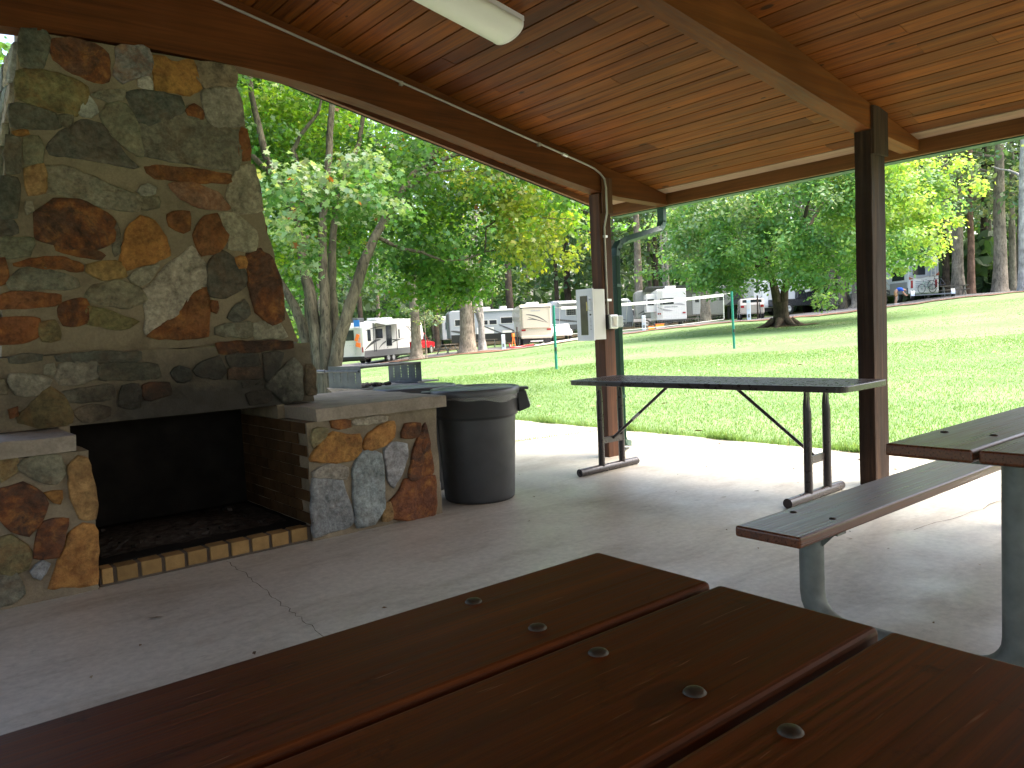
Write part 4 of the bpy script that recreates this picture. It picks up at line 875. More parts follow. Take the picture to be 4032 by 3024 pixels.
v=thing('pickup_truck','white pickup truck parked behind the net on the lawn','pickup',P(47.3,78),rad_from_heading(118)); pickup(v,m_rv,2.0)
# cream motorhome, rear view
v=thing('motorhome','cream motorhome seen from behind beside the net post','motorhome',P(40.45,64.5),rad_from_heading(35)); W=2.5
rvbody(v,[(-3.6,.75),(3.0,.75),(3.0,1.9),(4.6,2.1),(4.8,2.6),(4.4,3.1),(3.5,3.25),(-3.45,3.3),(-3.62,3.1)],W,m_cream,.1)
b=MB(); b.box(-3.75,-3.6,-1.05,1.05,1.42,2.95); b.build('rear_slide',m_cream,v,False,.06)
b=MB()
for q in ((-1.07,-1.0,1.45,2.95),(1.0,1.07,1.45,2.95),(-1.05,1.05,2.93,2.99)): b.box(-3.77,-3.74,*q)
b.build('slide_trim',flat('tan_trim',(.4,.37,.3),.5),v)
rear_decal(v,[swoosh((.75,2.5),(-.2,2.45),(-.95,1.75),.1),swoosh((.6,2.3),(.1,2.1),(-.9,1.8),.06),swoosh((.7,2.1),(.3,2.15),(.0,2.05),.05)],-3.752,m_stripe)
scribble(v,-.35,.45,2.72,.12,0,m_grey3,-3.752)
b=MB(); b.box(-3.66,-3.6,-1.2,1.2,2.98,3.06); b.build('marker_light_bar',m_dark,v)
for s_ in (1,-1): rear_panel(v,'tail_light',m_tail,s_*1.0-.17,s_*1.0+.17,1.22,1.36,-3.62); wheel(v,-1.9,s_*1.08,.4,.3); wheel(v,3.2,s_*1.02,.4,.25)
b=MB(); b.box(-3.75,-3.55,-1.22,1.22,.62,.85); b.build('bumper',m_cream,v,False,.05)
b=MB(); b.box(-3.4,3,-.9,.9,.4,.75); b.box(-3.6,-3.5,-1.1,-.6,.2,.62); b.box(-3.6,-3.5,.6,1.1,.2,.62); b.build('chassis',m_dark,v)
rear_panel(v,'hitch_board',m_rv,-.5,.5,.36,.46,-3.62,.03)
b=MB(); b.box(-1.5,-.6,-.5,.5,3.28,3.52); b.box(1.2,2.0,-.4,.4,3.28,3.5); b.build('roof_air_conditioner',m_rv,v,False,.06)
panel(v,'window',m_glass,-2.2,-1.2,1.9,2.6,-W/2,.012,m_dark); panel(v,'door',m_rv,.6,1.3,.9,2.7,-W/2,.014,m_dark)
# grey and white motorhome seen from the side
v=thing('motorhome','pale grey motorhome with black swooshes behind the tree trunks','motorhome',P(37.7,73.5),rad_from_heading(117)); W=2.5
rvbody(v,[(-4.4,.75),(4.2,.75),(4.4,1.2),(4.35,3.2),(4.1,3.35),(-4.2,3.35),(-4.45,3.1)],W,m_rvgrey,.1); y=-W/2
b=MB(); b.box(-4.3,4.2,y-.02,y-.002,.4,1.12); b.build('skirt',m_dark,v)
panel(v,'window',m_glass,-1.6,-.85,1.95,2.35,y,.012,m_rv); panel(v,'window',m_glass,-.7,.0,1.95,2.35,y,.012,m_rv); panel(v,'window',m_glass,.4,1.5,2.0,2.55,y,.012,m_rv)
dd=panel(v,'door',m_rv,1.95,2.6,1.0,2.75,y,.016,m_stripe); q=MB(); q.box(2.15,2.45,y-.03,y-.016,1.95,2.5); q.build('window',m_glass,dd)
panel(v,'window',m_glass,-3.9,-3.2,1.95,2.5,y,.012,m_rv); panel(v,'hatch',m_rv,-1.9,-.3,1.05,1.7,y,.01,m_grey3); panel(v,'hatch',m_rv,.5,1.4,1.05,1.35,y,.01,m_grey3)
decal(v,y,[swoosh((-1.6,2.0),(-.6,1.5),(.8,.95),.12),swoosh((.2,1.9),(1.2,1.5),(2.5,.8),.13),swoosh((2.3,2.4),(3,2.2),(4.2,1.9),.12),swoosh((2.4,1.5),(3.2,1.3),(4.2,1.2),.1),swoosh((-4.3,1.5),(-3.4,1.4),(-2.4,.95),.2),swoosh((2,3.2),(3.6,3.1),(4.3,2.7),.1)],m_stripe,.02)
b=MB(); b.bar((-2.5,y-.06,3.25),(4.2,y-.06,3.25),.1,.14); b.build('awning',m_rv,v)
b=MB(); b.box(-1.4,-.4,-.5,.5,3.35,3.6); b.box(.6,1.2,-.4,.4,3.35,3.62); b.box(2.2,3.0,-.3,.3,3.35,3.5); b.build('roof_air_conditioner',m_rv,v,False,.06)
for xx in (-2.6,2.9): wheel(v,xx,y+.14,.42,.26)
# travel trailer partly hidden by the cabinet
v=thing('camping_trailer','grey and white trailer with black swooshes behind the white cabinet','trailer',P(44.7,72.5),rad_from_heading(122)); W=2.5
rvbody(v,[(-3.8,.6),(3.8,.6),(3.9,1.4),(3.7,2.9),(3.4,3.2),(-3.6,3.25),(-3.85,2.9)],W,m_rvgrey,.1); y=-W/2
b=MB(); b.box(-3.7,3.7,y-.02,y-.002,.6,1.05); b.build('skirt',m_stripe,v)
panel(v,'window',m_glass,-2.4,-1.5,1.9,2.45,y,.012,m_rv); panel(v,'window',m_glass,.0,.8,1.9,2.6,y,.012,m_rv); panel(v,'door',m_rv,1.3,2.0,.8,2.7,y,.014,m_stripe)
decal(v,y,[swoosh((-3.6,2.6),(-2,2.9),(3,2.7),.14),swoosh((-3.6,1.6),(-2.4,1.4),(-.5,1.2),.18),swoosh((.3,2.0),(1.4,1.5),(3.4,1.2),.16)],m_stripe,.02)
for xx in (-.5,.45): wheel(v,xx,y+.12,.36)
b=MB(); b.bar((-3.2,y-.9,3.0),(3.2,y-.9,3.0),.1,.1); b.add([(-3.2,y,3.15),(3.2,y,3.15),(3.2,y-.9,3.0),(-3.2,y-.9,3.0),(-3.2,y,3.18),(3.2,y,3.18),(3.2,y-.9,3.03),(-3.2,y-.9,3.03)],[(0,1,2,3),(7,6,5,4)]); b.bar((-3.1,y-.9,3.0),(-3.1,y-.05,.9),.04,.04); b.bar((3.1,y-.9,3.0),(3.1,y-.05,.9),.04,.04); b.build('awning',m_rv,v)
# white sedan nose beside it
v=thing('parked_car','white car tucked beside the cream motorhome','car',P(42.45,67.5),rad_from_heading(215))
b=MB(); b.prism([(-2.1,.45),(2.1,.42),(2.2,.7),(1.9,.92),(.95,1.0),(.2,1.42),(-1.0,1.42),(-1.75,1.05),(-2.15,.98)],-.86,.86,'xz'); b.build('body',m_rv,v,False,.1)
b=MB(); b.prism([(.92,1.0),(.3,1.37),(.25,1.37),(.86,1.0)],-.7,.7,'xz'); b.build('windscreen',m_glass,v)
for s_ in (1,-1):
    panel(v,'window',m_glass,-.9,.15,1.02,1.34,s_*.862,.008)
    for xx in (-1.3,1.35): wheel(v,xx,s_*.78,.32,.2)
    b=MB(); b.box(2.1,2.2,s_*.6-.16,s_*.6+.16,.66,.8); b.build('headlight',m_alu,v)
# white travel trailer, square rear
v=thing('camping_trailer','bright white trailer with square rear, slide-out and grey curves','trailer',P(50.35,66),rad_from_heading(45)); W=2.5; v.scale=(.92,.92,.9)
rvbody(v,[(-3.6,.6),(3.6,.6),(3.8,1.4),(3.4,3.15),(3.0,3.3),(-3.5,3.3),(-3.62,3.2)],W,m_rv,.05)
b=MB(); b.box(-3.3,-.3,1.2,2.1,1.35,2.95); b.build('slide_out',m_rv,v,False,.03); panel(v,'window',m_glass,-2.6,-1.2,1.9,2.5,2.1,.012,m_rv)
rear_panel(v,'window',m_glass,-.2,.95,1.95,2.5,-3.615)
rear_panel(v,'window',m_glass,1.45,2.0,1.95,2.5,-3.3)
for s_ in (1,-1): rear_panel(v,'tail_light',m_tail,s_*1.05-.14,s_*1.05+.14,1.1,1.24,-3.615); wheel(v,-.3,s_*1.1,.36); wheel(v,.6,s_*1.1,.36)
rear_decal(v,[swoosh((1.15,1.75),(.6,1.4),(-.1,1.4),.16),swoosh((-.2,1.95),(-.8,2.0),(-1.2,1.8),.14)],-3.612,m_grey3); scribble(v,-.5,.6,1.68,.13,0,m_grey3,-3.612)
lad=MB()
for yy in (1.05,.8): lad.bar((-3.7,yy,.8),(-3.7,yy,3.35),.04,.04)
for k in range(8): lad.bar((-3.7,1.05,1.0+k*.3),(-3.7,.8,1.0+k*.3),.03,.03)
lad.build('ladder',m_alu,v)
b=MB(); b.box(-3.72,-3.6,-1.2,1.2,.45,.6); b.box(-3.3,3.5,-1,1,.4,.6); b.build('bumper',m_dark,v)
b=MB(); b.box(-2.6,-1.7,-.5,.4,3.3,3.6); b.box(-.4,.3,-.4,.4,3.3,3.5); b.build('roof_air_conditioner',m_rv,v,False,.06)
# fifth wheel with black nose cap
v=thing('camping_trailer','long grey trailer with rounded black and white nose and folded awning','trailer',P(52.1,72.5),rad_from_heading(133)); W=2.45
rvbody(v,[(-5.2,.6),(2.6,.6),(2.6,1.35),(3.6,1.4),(4.6,1.7),(4.9,2.2),(4.6,2.8),(3.8,3.2),(-5.0,3.1),(-5.22,2.9)],W,flat('pale_grey_gelcoat',(.3,.295,.275),.3),.12); y=-W/2
decal(v,y,[[(2.7,1.4),(3.6,1.45),(4.5,1.75),(4.3,2.0),(3.9,2.5),(3.2,3.1),(2.6,3.15),(3.5,2.5),(3.3,1.9)]],m_stripe,.012)
b=MB(); b.prism([(3.7,1.5),(4.62,1.72),(4.92,2.2),(4.6,2.82),(3.75,3.22),(4.3,2.6),(4.4,2.1)],y-.012,-y+.012,'xz'); b.build('nose_cap',m_rv,v,False,.03)
decal(v,y-.012,[swoosh((4.2,2.9),(4.5,2.5),(4.55,2.0),.1)],m_stripe,.006)
panel(v,'window',m_glass,-3.8,-2.4,1.75,2.45,y,.012,m_stripe); panel(v,'window',m_glass,-1.5,-.9,1.85,2.45,y,.012,m_stripe); dd=panel(v,'door',m_rv,-.2,.6,.75,2.55,y,.014,m_stripe); q=MB(); q.box(.05,.4,y-.03,y-.015,1.8,2.3); q.build('window',m_glass,dd); panel(v,'window',m_glass,2.2,2.6,1.9,2.4,y,.012,m_stripe)
decal(v,y,[swoosh((-5.0,1.0),(-3.6,1.8),(-2.2,1.3),.2),swoosh((-4.8,.8),(-4,1.5),(-1.6,1.5),.12)],m_stripe,.012)
for xx in (-2.2,-1.2): wheel(v,xx,y+.12,.37)
b=MB(); b.add([(-4.6,y,2.95),(.6,y,3.05),(.4,y-1.6,3.2),(-4.4,y-1.6,3.3),(-4.6,y,2.98),(.6,y,3.08),(.4,y-1.6,3.23),(-4.4,y-1.6,3.33)],[(0,1,2,3),(7,6,5,4),(2,3,7,6)]); b.bar((-4.4,y-1.6,3.3),(-4.5,y-.05,.9),.04,.04); b.bar((.4,y-1.6,3.2),(.5,y-.05,.9),.04,.04); b.build('awning',flat('dark_awning',(.16,.17,.17),.7),v)
b=MB()
for xx in (2.9,3.4): b.box(xx,xx+.2,y+.2,y+.4,.0,1.4)
b.build('landing_leg',m_dark,v)
# white fifth wheel behind the lawn maple
v=thing('camping_trailer','tall white trailer half hidden behind the maple trunk','trailer',P(57.9,68),rad_from_heading(128)); W=2.5; v.scale=(.52,1,.95)
rvbody(v,[(-4.6,.7),(1.8,.7),(2.3,1.75),(4.6,1.95),(4.75,2.5),(4.6,3.9),(4.2,4.1),(-4.4,4.0),(-4.65,3.7)],W,m_rv,.08); y=-W/2
panel(v,'window',m_glass,-4.2,-3.8,2.6,3.4,y,.012,m_rv); decal(v,y,[swoosh((-3.4,3.4),(-2,2.6),(-.8,3.2),.1),swoosh((-4.4,1.4),(-3,1.6),(-1.8,2.8),.12)],m_grey3); b=MB(); b.box(2.35,4.6,y-.03,y-.004,2.72,2.86); b.build('stripe',m_dark,v)
panel(v,'door',flat('white_panel',(.82,.82,.8),.3),-3.3,-2.4,.9,3.3,y,.016,m_rvgrey)
for xx in (-1.2,-.2): wheel(v,xx,y+.12,.4)
b=MB(); b.box(-4.4,1.8,-1,1,.4,.7); b.build('chassis',m_dark,v)
v=thing('pickup_truck','dark pickup under the tall white trailer behind the maple trunk','pickup',P(59.2,68.2),rad_from_heading(108)); pickup(v,flat('dark_paint',(.03,.032,.036),.25,coat=.5),1.95)
v=thing('parked_car','tan car seen from behind beside the water pedestal','car',P(56.05,64.5),rad_from_heading(52))
b=MB(); b.prism([(-2.2,.4),(2.2,.4),(2.25,.75),(1.2,1.0),(.5,1.55),(-1.9,1.6),(-2.2,1.1)],-.9,.9,'xz'); b.build('body',flat('tan_paint',(.42,.38,.33),.25,coat=.5),v,False,.1); rear_panel(v,'window',m_glass,-.7,.7,1.12,1.5,-2.08)
for s_ in (1,-1):
    rear_panel(v,'tail_light',m_tail,s_*.72-.12,s_*.72+.12,.9,1.08,-2.2)
    for xx in (-1.35,1.35): wheel(v,xx,s_*.8,.34,.2)
# motorhome with bikes at right
v=thing('motorhome','grey and white motorhome with bicycles on its back','motorhome',P(65.0,71),rad_from_heading(35)); W=2.55; v.scale=(1,.94,.98)
v.location+=Vector((0,0,.0))
rvbody(v,[(-4.5,.6),(4.4,.6),(4.6,1.5),(4.3,3.3),(-4.3,3.45),(-4.5,3.3)],W,m_rv,.08); y=W/2
b=MB(); b.box(-4.53,-4.5,-1.2,1.2,1.95,2.85); b.build('rear_band',m_rvgrey,v); rear_panel(v,'window',m_glass,-.1,.95,2.05,2.8,-4.53)
rear_decal(v,[swoosh((1.25,2.05),(.6,1.75),(-.5,1.95),.16),swoosh((-.4,1.9),(-1,2.0),(-1.25,2.3),.14)],-4.531,m_grey3); rear_decal(v,[[(1.27,1.95),(1.27,1.7),(.85,1.75)],[(-1.27,2.25),(-1.27,1.95),(-.95,1.98)]],-4.533,flat('rust_decal',(.25,.06,.03),.4),'accent')
for s_ in (1,-1): rear_panel(v,'tail_light',m_tail,s_*1.02-.09,s_*1.02+.09,1.05,1.65,-4.515)
b=MB()
for k in range(4): b.box(-4.515,-4.5,-.6,.7,1.1+k*.14,1.16+k*.14)
b.build('louvre',m_rvgrey,v)
lad=MB()
for yy in (-.55,-.9): lad.bar((-4.6,yy,1.9),(-4.6,yy,3.5),.04,.04)
for k in range(5): lad.bar((-4.6,-.55,2.0+k*.3),(-4.6,-.9,2.0+k*.3),.035,.035)
lad.build('ladder',m_alu,v)
for s_ in (1,):
    panel(v,'window',m_glass,-3.9,-2.3,1.75,2.6,y,.014,m_stripe); panel(v,'slide_out',flat('grey_slide',(.3,.29,.28),.4),-4.3,-2.0,.65,1.55,y,.05); panel(v,'window',m_glass,1.2,3.0,1.6,2.7,y,.014,m_stripe); panel(v,'door',m_dark,-.4,.9,.8,2.9,y,.02)
    decal(v,y,[swoosh((-1.9,1.4),(-.8,2.3),(.6,2.6),.16),swoosh((-1.9,1.0),(-.6,1.9),(1.2,2.3),.16),swoosh((-1.8,.8),(0,1.4),(2,1.8),.16),swoosh((0,.8),(2,1.2),(4,1.6),.18)],flat('beige_decal',(.5,.46,.38),.4),.022)
b=MB(); b.box(-4.4,4.3,y-.01,y+.012,.6,1.1); b.build('skirt',flat('brown_skirt',(.1,.09,.085),.4),v)
for xx in (-2.9,3.0): wheel(v,xx,y-.14,.42,.26); wheel(v,xx,-y+.14,.42,.26)
b=MB(); b.box(-3.9,-3.2,-.5,.5,3.42,3.68); b.build('roof_air_conditioner',m_rv,v,False,.05)
fb=Vector((math.sin(R(35)),math.cos(R(35)),0)); lb=Vector((-fb.y,fb.x,0))
MH=v.location.copy()
def bike(off,lat,zz,tilt,lab,colr):
    loc=MH-fb*(4.7+off)+lb*lat+Vector((0,0,zz)); t=thing('bicycle',lab,'bicycle',loc,rad_from_heading(32)+R(90)+tilt,'bicycles on the motorhome rack')
    for xx in (-.5,.5):
        b=MB(); ring=[(xx+.33*math.cos(a),0,.33+.33*math.sin(a)) for a in [2*math.pi*i/24 for i in range(25)]]; b.tube(ring,.022,6,caps=False)
        for k in range(8): a=math.pi*k/8; b.tube([(xx+.32*math.cos(a),0,.33+.32*math.sin(a)),(xx-.32*math.cos(a),0,.33-.32*math.sin(a))],.004,4)
        b.build('wheel',m_rubber,t)
    b=MB(); A,B,Cc,D_,E_=(-.5,0,.33),(-.08,0,.3),(-.2,0,.78),(.33,0,.82),(.5,0,.33)
    for p,q in ((A,B),(B,Cc),(Cc,A),(Cc,D_),(D_,B),(D_,E_)): b.tube([p,q],.02,8)
    b.build('frame',colr,t); b=MB(); b.tube([(.32,0,.82),(.3,0,.98)],.014,6); b.tube([(.28,-.28,1.0),(.32,0,.98),(.28,.28,1.0)],.014,6); b.build('handlebar',m_dark,t); b=MB(); b.tube([(-.2,0,.78),(-.22,0,.9)],.012,6); b.box(-.34,-.12,-.06,.06,.89,.93); b.build('saddle',m_dark,t,False,.02)
bike(.12,-.05,.62,R(8),'pale green bicycle strapped lower on the motorhome back',flat('pale_green_paint',(.35,.5,.4),.4)); bike(.3,-.85,.86,R(-6),'dark grey bicycle strapped higher on the motorhome back',flat('dark_bike',(.1,.1,.13),.4))
t=thing('tow_dolly','flat grey tow dolly with two upright wheels behind the motorhome','tow dolly',P(67.4,62.3),rad_from_heading(152))
b=MB(); b.box(-1.1,1.1,-.5,.5,.3,.38); b.bar((0,.4,.33),(0,2.2,.4),.1,.08); b.build('deck',flat('dolly_steel',(.2,.21,.23),.5,.3),t)
for xx in (-1.25,1.25):
    w_=MB(); w_.lathe([(.1,-.1),(.27,-.1),(.3,-.07),(.3,.07),(.27,.1),(.1,.1)],20,(xx,0,.3),axis='x'); o=w_.build('wheel',m_rubber,t); q=MB(); q.lathe([(0,.11),(.17,.11),(.18,.08)],16,(xx,0,.3),axis='x'); q.lathe([(0,-.11),(.17,-.11),(.18,-.08)],16,(xx,0,.3),axis='x'); q.build('rim',m_alu,o)
    f=MB(); ar=[(xx,.38*math.cos(a),.3+.38*math.sin(a)) for a in [R(20*i) for i in range(10)]]
    for i in range(9): f.bar(ar[i],ar[i+1],.24,.02,up=(1,0,0)) if False else f.bar(ar[i],ar[i+1],.02,.24,up=(1,0,0))
    f.build('fender',m_alu,t)
# far trailer at left between trunks
v=thing('camping_trailer','white trailer end with small window seen between the two big trunks','trailer',P(34.55,84),rad_from_heading(30)); W=2.5
rvbody(v,[(-3.5,.7),(3.5,.7),(3.6,3.1),(-3.5,3.15),(-3.6,2.8)],W,m_rv,.08); rear_panel(v,'window',m_glass,.3,.9,1.8,2.5,-3.6); rear_panel(v,'tail_light',m_tail,-1.1,-.9,1.0,1.2,-3.6)
for s_ in (1,-1): wheel(v,-.4,s_*1.1,.36)
b=MB(); b.add([(-3.5,1.25,3.0),(3.4,1.25,3.0),(3.4,3.6,2.7),(-3.5,3.6,2.7),(-3.5,1.25,3.03),(3.4,1.25,3.03),(3.4,3.6,2.73),(-3.5,3.6,2.73)],[(0,1,2,3),(7,6,5,4)]); b.bar((-3.4,3.6,2.7),(-3.4,3.6,-.1),.05,.05); b.bar((3.3,3.6,2.7),(3.3,3.6,-.1),.05,.05); b.build('awning',flat('blue_grey_awning',(.3,.36,.42),.6),v)
# pedestals, far picnic tables, hose
def pedestal(az,d,lab,hgt=1.15):
    t=thing('utility_pedestal',lab,'utility pedestal',P(az,d),R(-az),'utility pedestals by the camp sites')
    b=MB(); b.box(-.14,.14,-.1,.1,-.1,hgt); b.build('body',flat('pale_blue_paint',(.55,.66,.72),.5),t,False,.03)
    b=MB(); b.box(-.1,.1,-.115,-.1,hgt*.55,hgt*.85); b.build('cover',m_rv,t); b=MB(); b.box(-.07,.07,-.112,-.1,.2,.45); b.build('hatch',m_galv,t)
pedestal(38.3,58.6,'pale utility pedestal by the red hose and cream motorhome'); pedestal(48.62,58.8,'pale utility pedestal by the white trailer and yellow boxes'); pedestal(55.95,60.2,'white utility pedestal by the tan car',1.5); pedestal(64.15,60.2,'white utility pedestal beside the bending person',1.25)
def rust_post(az,d,lab,hgt):
    t=thing('water_post',lab,'water post',P(az,d),R(-az)); b=MB(); b.tube([(0,0,-.1),(0,0,hgt)],.06,10); b.build('post',m_barkD,t); b=MB(); b.bar((-.15,0,hgt*.75),(.15,0,hgt*.75),.05,.05); b.tube([(.12,-.03,hgt*.7),(.2,-.05,hgt*.3),(.25,-.05,.0)],.03,8); b.build('tap',m_dark,t)
rust_post(39.35,60.5,'dark post with tap beside the cream motorhome',1.6); rust_post(56.55,62,'dark post with tap near the tan car',1.8); rust_post(64.45,61.2,'dark post with tap near the bending person',1.5)
b=MB(); p0=P(39.25,60.3,.08); pts=[P(39.3+.02*i,60.3-.0*i,.08) for i in range(3)]
pts=[P(38.75,59.4,.35),P(38.8,59.3,.1),P(39.0,59.2,.07),P(39.5,59.4,.07),P(40.1,60.2,.08),P(40.5,60.6,.1)]
b.tube(pts,.07,8); o=b.build('sewer_hose',m_red); tag(o,'red hose lying on the mulch by the cream motorhome','hose')
t=thing('orange_stand','small orange stand beside the dark water post','stand',P(39.05,59.9)); b=MB()
for s_ in (-1,1): b.tube([(s_*.2,0,0),(0,0,1.0)],.035,8)
b.build('leg',m_orange,t); b=MB(); b.box(-.12,.12,-.06,.06,.85,1.15); b.build('head',m_orange,t,False,.03)
t=thing('storage_tote','yellow lidded storage tote on the ground by the white trailer','storage tote',P(49.15,59.3),R(-40)); b=MB(); b.box(-.22,.22,-.2,.2,0,.24); b.build('body',m_yellow,t,False,.03); b=MB(); b.box(-.24,.24,-.22,.22,.24,.28); b.build('lid',m_orange,t,False,.02)
t=thing('storage_tote','larger yellow tote with white base nearer the trailer bumper','storage tote',P(49.75,59.3),R(-40)); b=MB(); b.box(-.3,.3,-.2,.2,.12,.34); b.build('body',m_yellow,t,False,.03); b=MB(); b.box(-.28,.28,-.18,.18,0,.12); b.build('base',m_rv,t); b=MB(); b.box(-.32,.32,-.22,.22,.34,.38); b.build('lid',m_orange,t,False,.02)
def ftable(az,d,rz,lab,mat):
    t=thing('picnic_table',lab,'picnic table',P(az,d),rz,'picnic tables at the camp sites')
    b=MB()
    for k in range(5): b.box(-.9,.9,-.37+k*.15,-.24+k*.15,.71,.75)
    b.build('tabletop',mat,t)
    for s_ in (1,-1):
        b=MB(); b.box(-.9,.9,s_*.68-.12,s_*.68+.12,.42,.46); b.build('seat',mat,t)
        b=MB()
        for x in (-.65,.65): b.bar((x,s_*.15,.7),(x,s_*.6,0),.06,.08); b.bar((x,0,.42),(x,s_*.75,.42),.05,.08)
        b.build('leg',m_galv,t)
m_weath=wood('weathered_plank',(.12,.1,.075),(.2,.17,.13),(.27,.24,.18),0,.8,1.,.2,0.,2.)
ftable(34.2,61,R(20),'weathered picnic table beside the flared tree trunk',m_weath); ftable(37.1,66.5,R(-35),'weathered picnic table before the pale grey motorhome',m_weath); ftable(51.85,65.5,R(-40),'weathered picnic table before the long grey trailer',m_weath); ftable(61.2,66.5,R(-70),'weathered picnic table in the shade right of the white trailer',m_weath); ftable(68.6,64.2,R(-60),'weathered picnic table by the tow dolly',m_weath)
# bending person
def skinmesh(name,nodes,edges,mat,parent,sub=2):
    me=bpy.data.meshes.new(name); me.from_pydata([n[:3] for n in nodes],edges,[]); o=bpy.data.objects.new(name,me); COL.objects.link(o); me.materials.append(mat)
    m=o.modifiers.new('skin','SKIN'); m.use_smooth_shade=True
    for i,n in enumerate(nodes): me.skin_vertices[0].data[i].radius=(n[3],n[3] if len(n)<5 else n[4])
    me.skin_vertices[0].data[0].use_root=True
    s_=o.modifiers.new('sub','SUBSURF'); s_.levels=sub; s_.render_levels=sub
    at=me.color_attributes.new('tint','FLOAT_COLOR','POINT'); at.data.foreach_set('color',[1.]*4*len(me.vertices))
    if parent is not None: o.parent=parent
    return o
t=thing('person','person in blue shirt and tan shorts bending over by the motorhome','person',P(65.27,61.6),R(-65.27))
# local: x to the right of the view, y away; bending forward toward +x
body=[(0,0,.92,.13),(.12,0,1.02,.14),(.3,0,1.08,.15),(.43,0,1.07,.09),(.52,0,1.02,.05),(.6,0,.98,.085),(.66,0,.94,.08),
(-.02,.1,.86,.095),(.02,.13,.5,.065),(-.05,.14,.12,.042),(-.05,.14,.05,.045),(.1,.14,.03,.035),(-.02,-.1,.86,.095),(.06,-.12,.5,.065),(.03,-.13,.12,.042),(.03,-.13,.05,.045),(.17,-.13,.03,.035),
(.4,.19,1.04,.055),(.46,.24,.8,.042),(.6,.16,.64,.034),(.66,.14,.6,.04),(.72,.13,.56,.018),(.4,-.19,1.04,.055),(.5,-.24,.8,.042),(.64,-.16,.66,.034),(.7,-.14,.62,.04),(.76,-.13,.58,.018)]
be=[(0,1),(1,2),(2,3),(3,4),(4,5),(5,6),(0,7),(7,8),(8,9),(9,10),(10,11),(0,12),(12,13),(13,14),(14,15),(15,16),(3,17),(17,18),(18,19),(19,20),(20,21),(3,22),(22,23),(23,24),(24,25),(25,26)]
skinmesh('body',body,be,m_skin,t)
skinmesh('shirt',[(.06,0,.99,.155),(.2,0,1.06,.17),(.33,0,1.1,.165),(.43,0,1.07,.11),(.41,.2,1.03,.075),(.44,.235,.9,.07),(.41,-.2,1.03,.075),(.47,-.235,.9,.07)],[(0,1),(1,2),(2,3),(2,4),(4,5),(2,6),(6,7)],m_shirt,t)
skinmesh('shorts',[(0,0,.93,.155),(.07,0,.98,.15),(-.01,.1,.82,.12),(.02,.13,.52,.1),(-.01,-.1,.82,.12),(.055,-.12,.52,.1)],[(0,1),(0,2),(2,3),(0,4),(4,5)],m_short,t)
skinmesh('hair',[(.62,0,1.0,.085),(.67,0,.98,.075)],[(0,1)],m_hair,t)
for s_,x in ((1,-.05),(-1,.03)):
    b=MB(); b.box(x-.06,x+.2,s_*.135-.05,s_*.135+.05,-.01,.07); b.build('shoe',m_rv,t,False,.03)
# ------------------------------------------------------------------ vegetation
MAPLE=np.array([(0,-.5),(.16,-.28),(.46,-.3),(.33,-.02),(.5,.22),(.17,.2),(0,.56),(-.17,.2),(-.5,.22),(-.33,-.02),(-.46,-.3),(-.16,-.28)])
RHOMB=np.array([(0,-.5),(.3,-.05),(0,.5),(-.3,-.05)])
OVAL=np.array([(0,-.5),(.26,-.2),(.24,.2),(0,.5),(-.24,.2),(-.26,-.2)])
def leaf_obj(name,C,Nn,size,tint,mat,parent,shape=RHOMB,sxy=(1,1)):
    n=len(C); k=len(shape)
    Nn=Nn/np.linalg.norm(Nn,axis=1,keepdims=True)
    a=rng.normal(size=(n,3)); a=a-Nn*np.sum(a*Nn,axis=1,keepdims=True); a/=np.linalg.norm(a,axis=1,keepdims=True); b_=np.cross(Nn,a)
    s=size[:,None,None]; sh=shape
    V=C[:,None,:]+a[:,None,:]*(sh[None,:,1:2]*s*sxy[1])+b_[:,None,:]*(sh[None,:,0:1]*s*sxy[0])-Nn[:,None,:]*(np.abs(sh[None,:,0:1])*s*.35)
    V=V.reshape(-1,3)
    me=bpy.data.meshes.new(name); me.vertices.add(n*k); me.vertices.foreach_set('co',V.astype(np.float32).ravel())
    me.loops.add(n*k); me.loops.foreach_set('vertex_index',np.arange(n*k,dtype=np.int32))
    me.polygons.add(n); me.polygons.foreach_set('loop_start',np.arange(0,n*k,k,dtype=np.int32)); me.polygons.foreach_set('loop_total',np.full(n,k,dtype=np.int32))
    me.update(); me.validate()
    at=me.color_attributes.new('tint','FLOAT_COLOR','POINT'); at.data.foreach_set('color',np.repeat(np.column_stack([tint,np.zeros(n)]),k,axis=0).astype(np.float32).ravel())
    me.materials.append(mat); o=bpy.data.objects.new(name,me); COL.objects.link(o)
    if parent is not None: o.parent=parent
    return o
def clumps(blobs,dens,size,cols,flatn=.6,jit=.25):
    """blobs: (x,y,z,r,squash,colour index). leaves fill the outer part of every clump, tilted outward and up"""
    Cs,Ns,Ss,Ts=[],[],[],[]
    for bl in blobs:
        x,y,z,r,sq,ci=bl; n=max(8,int(dens*r**2))
        d=rng.normal(size=(n,3)); d/=np.linalg.norm(d,axis=1,keepdims=True)
        rr=r*(rng.random(n)**.45)*(1+.18*rng.normal(size=n)); p=d*rr[:,None]; p[:,2]*=sq
        Cs.append(p+np.array([x,y,z])); nn=d*.55+rng.normal(size=(n,3))*.45; nn[:,2]+=flatn; Ns.append(nn)
        Ss.append(size*rng.uniform(.6,1.25,n)); c=np.array(cols[ci]); 
        k=rng.uniform(1-jit,1+jit,n)*rng.uniform(.82,1.18); h=rng.normal(size=n)*.1
        Ts.append(np.clip(np.column_stack([c[0]*k*(1+h),c[1]*k,c[2]*k*(1-h)]),.003,.9))
    return np.concatenate(Cs),np.concatenate(Ns),np.concatenate(Ss),np.concatenate(Ts)
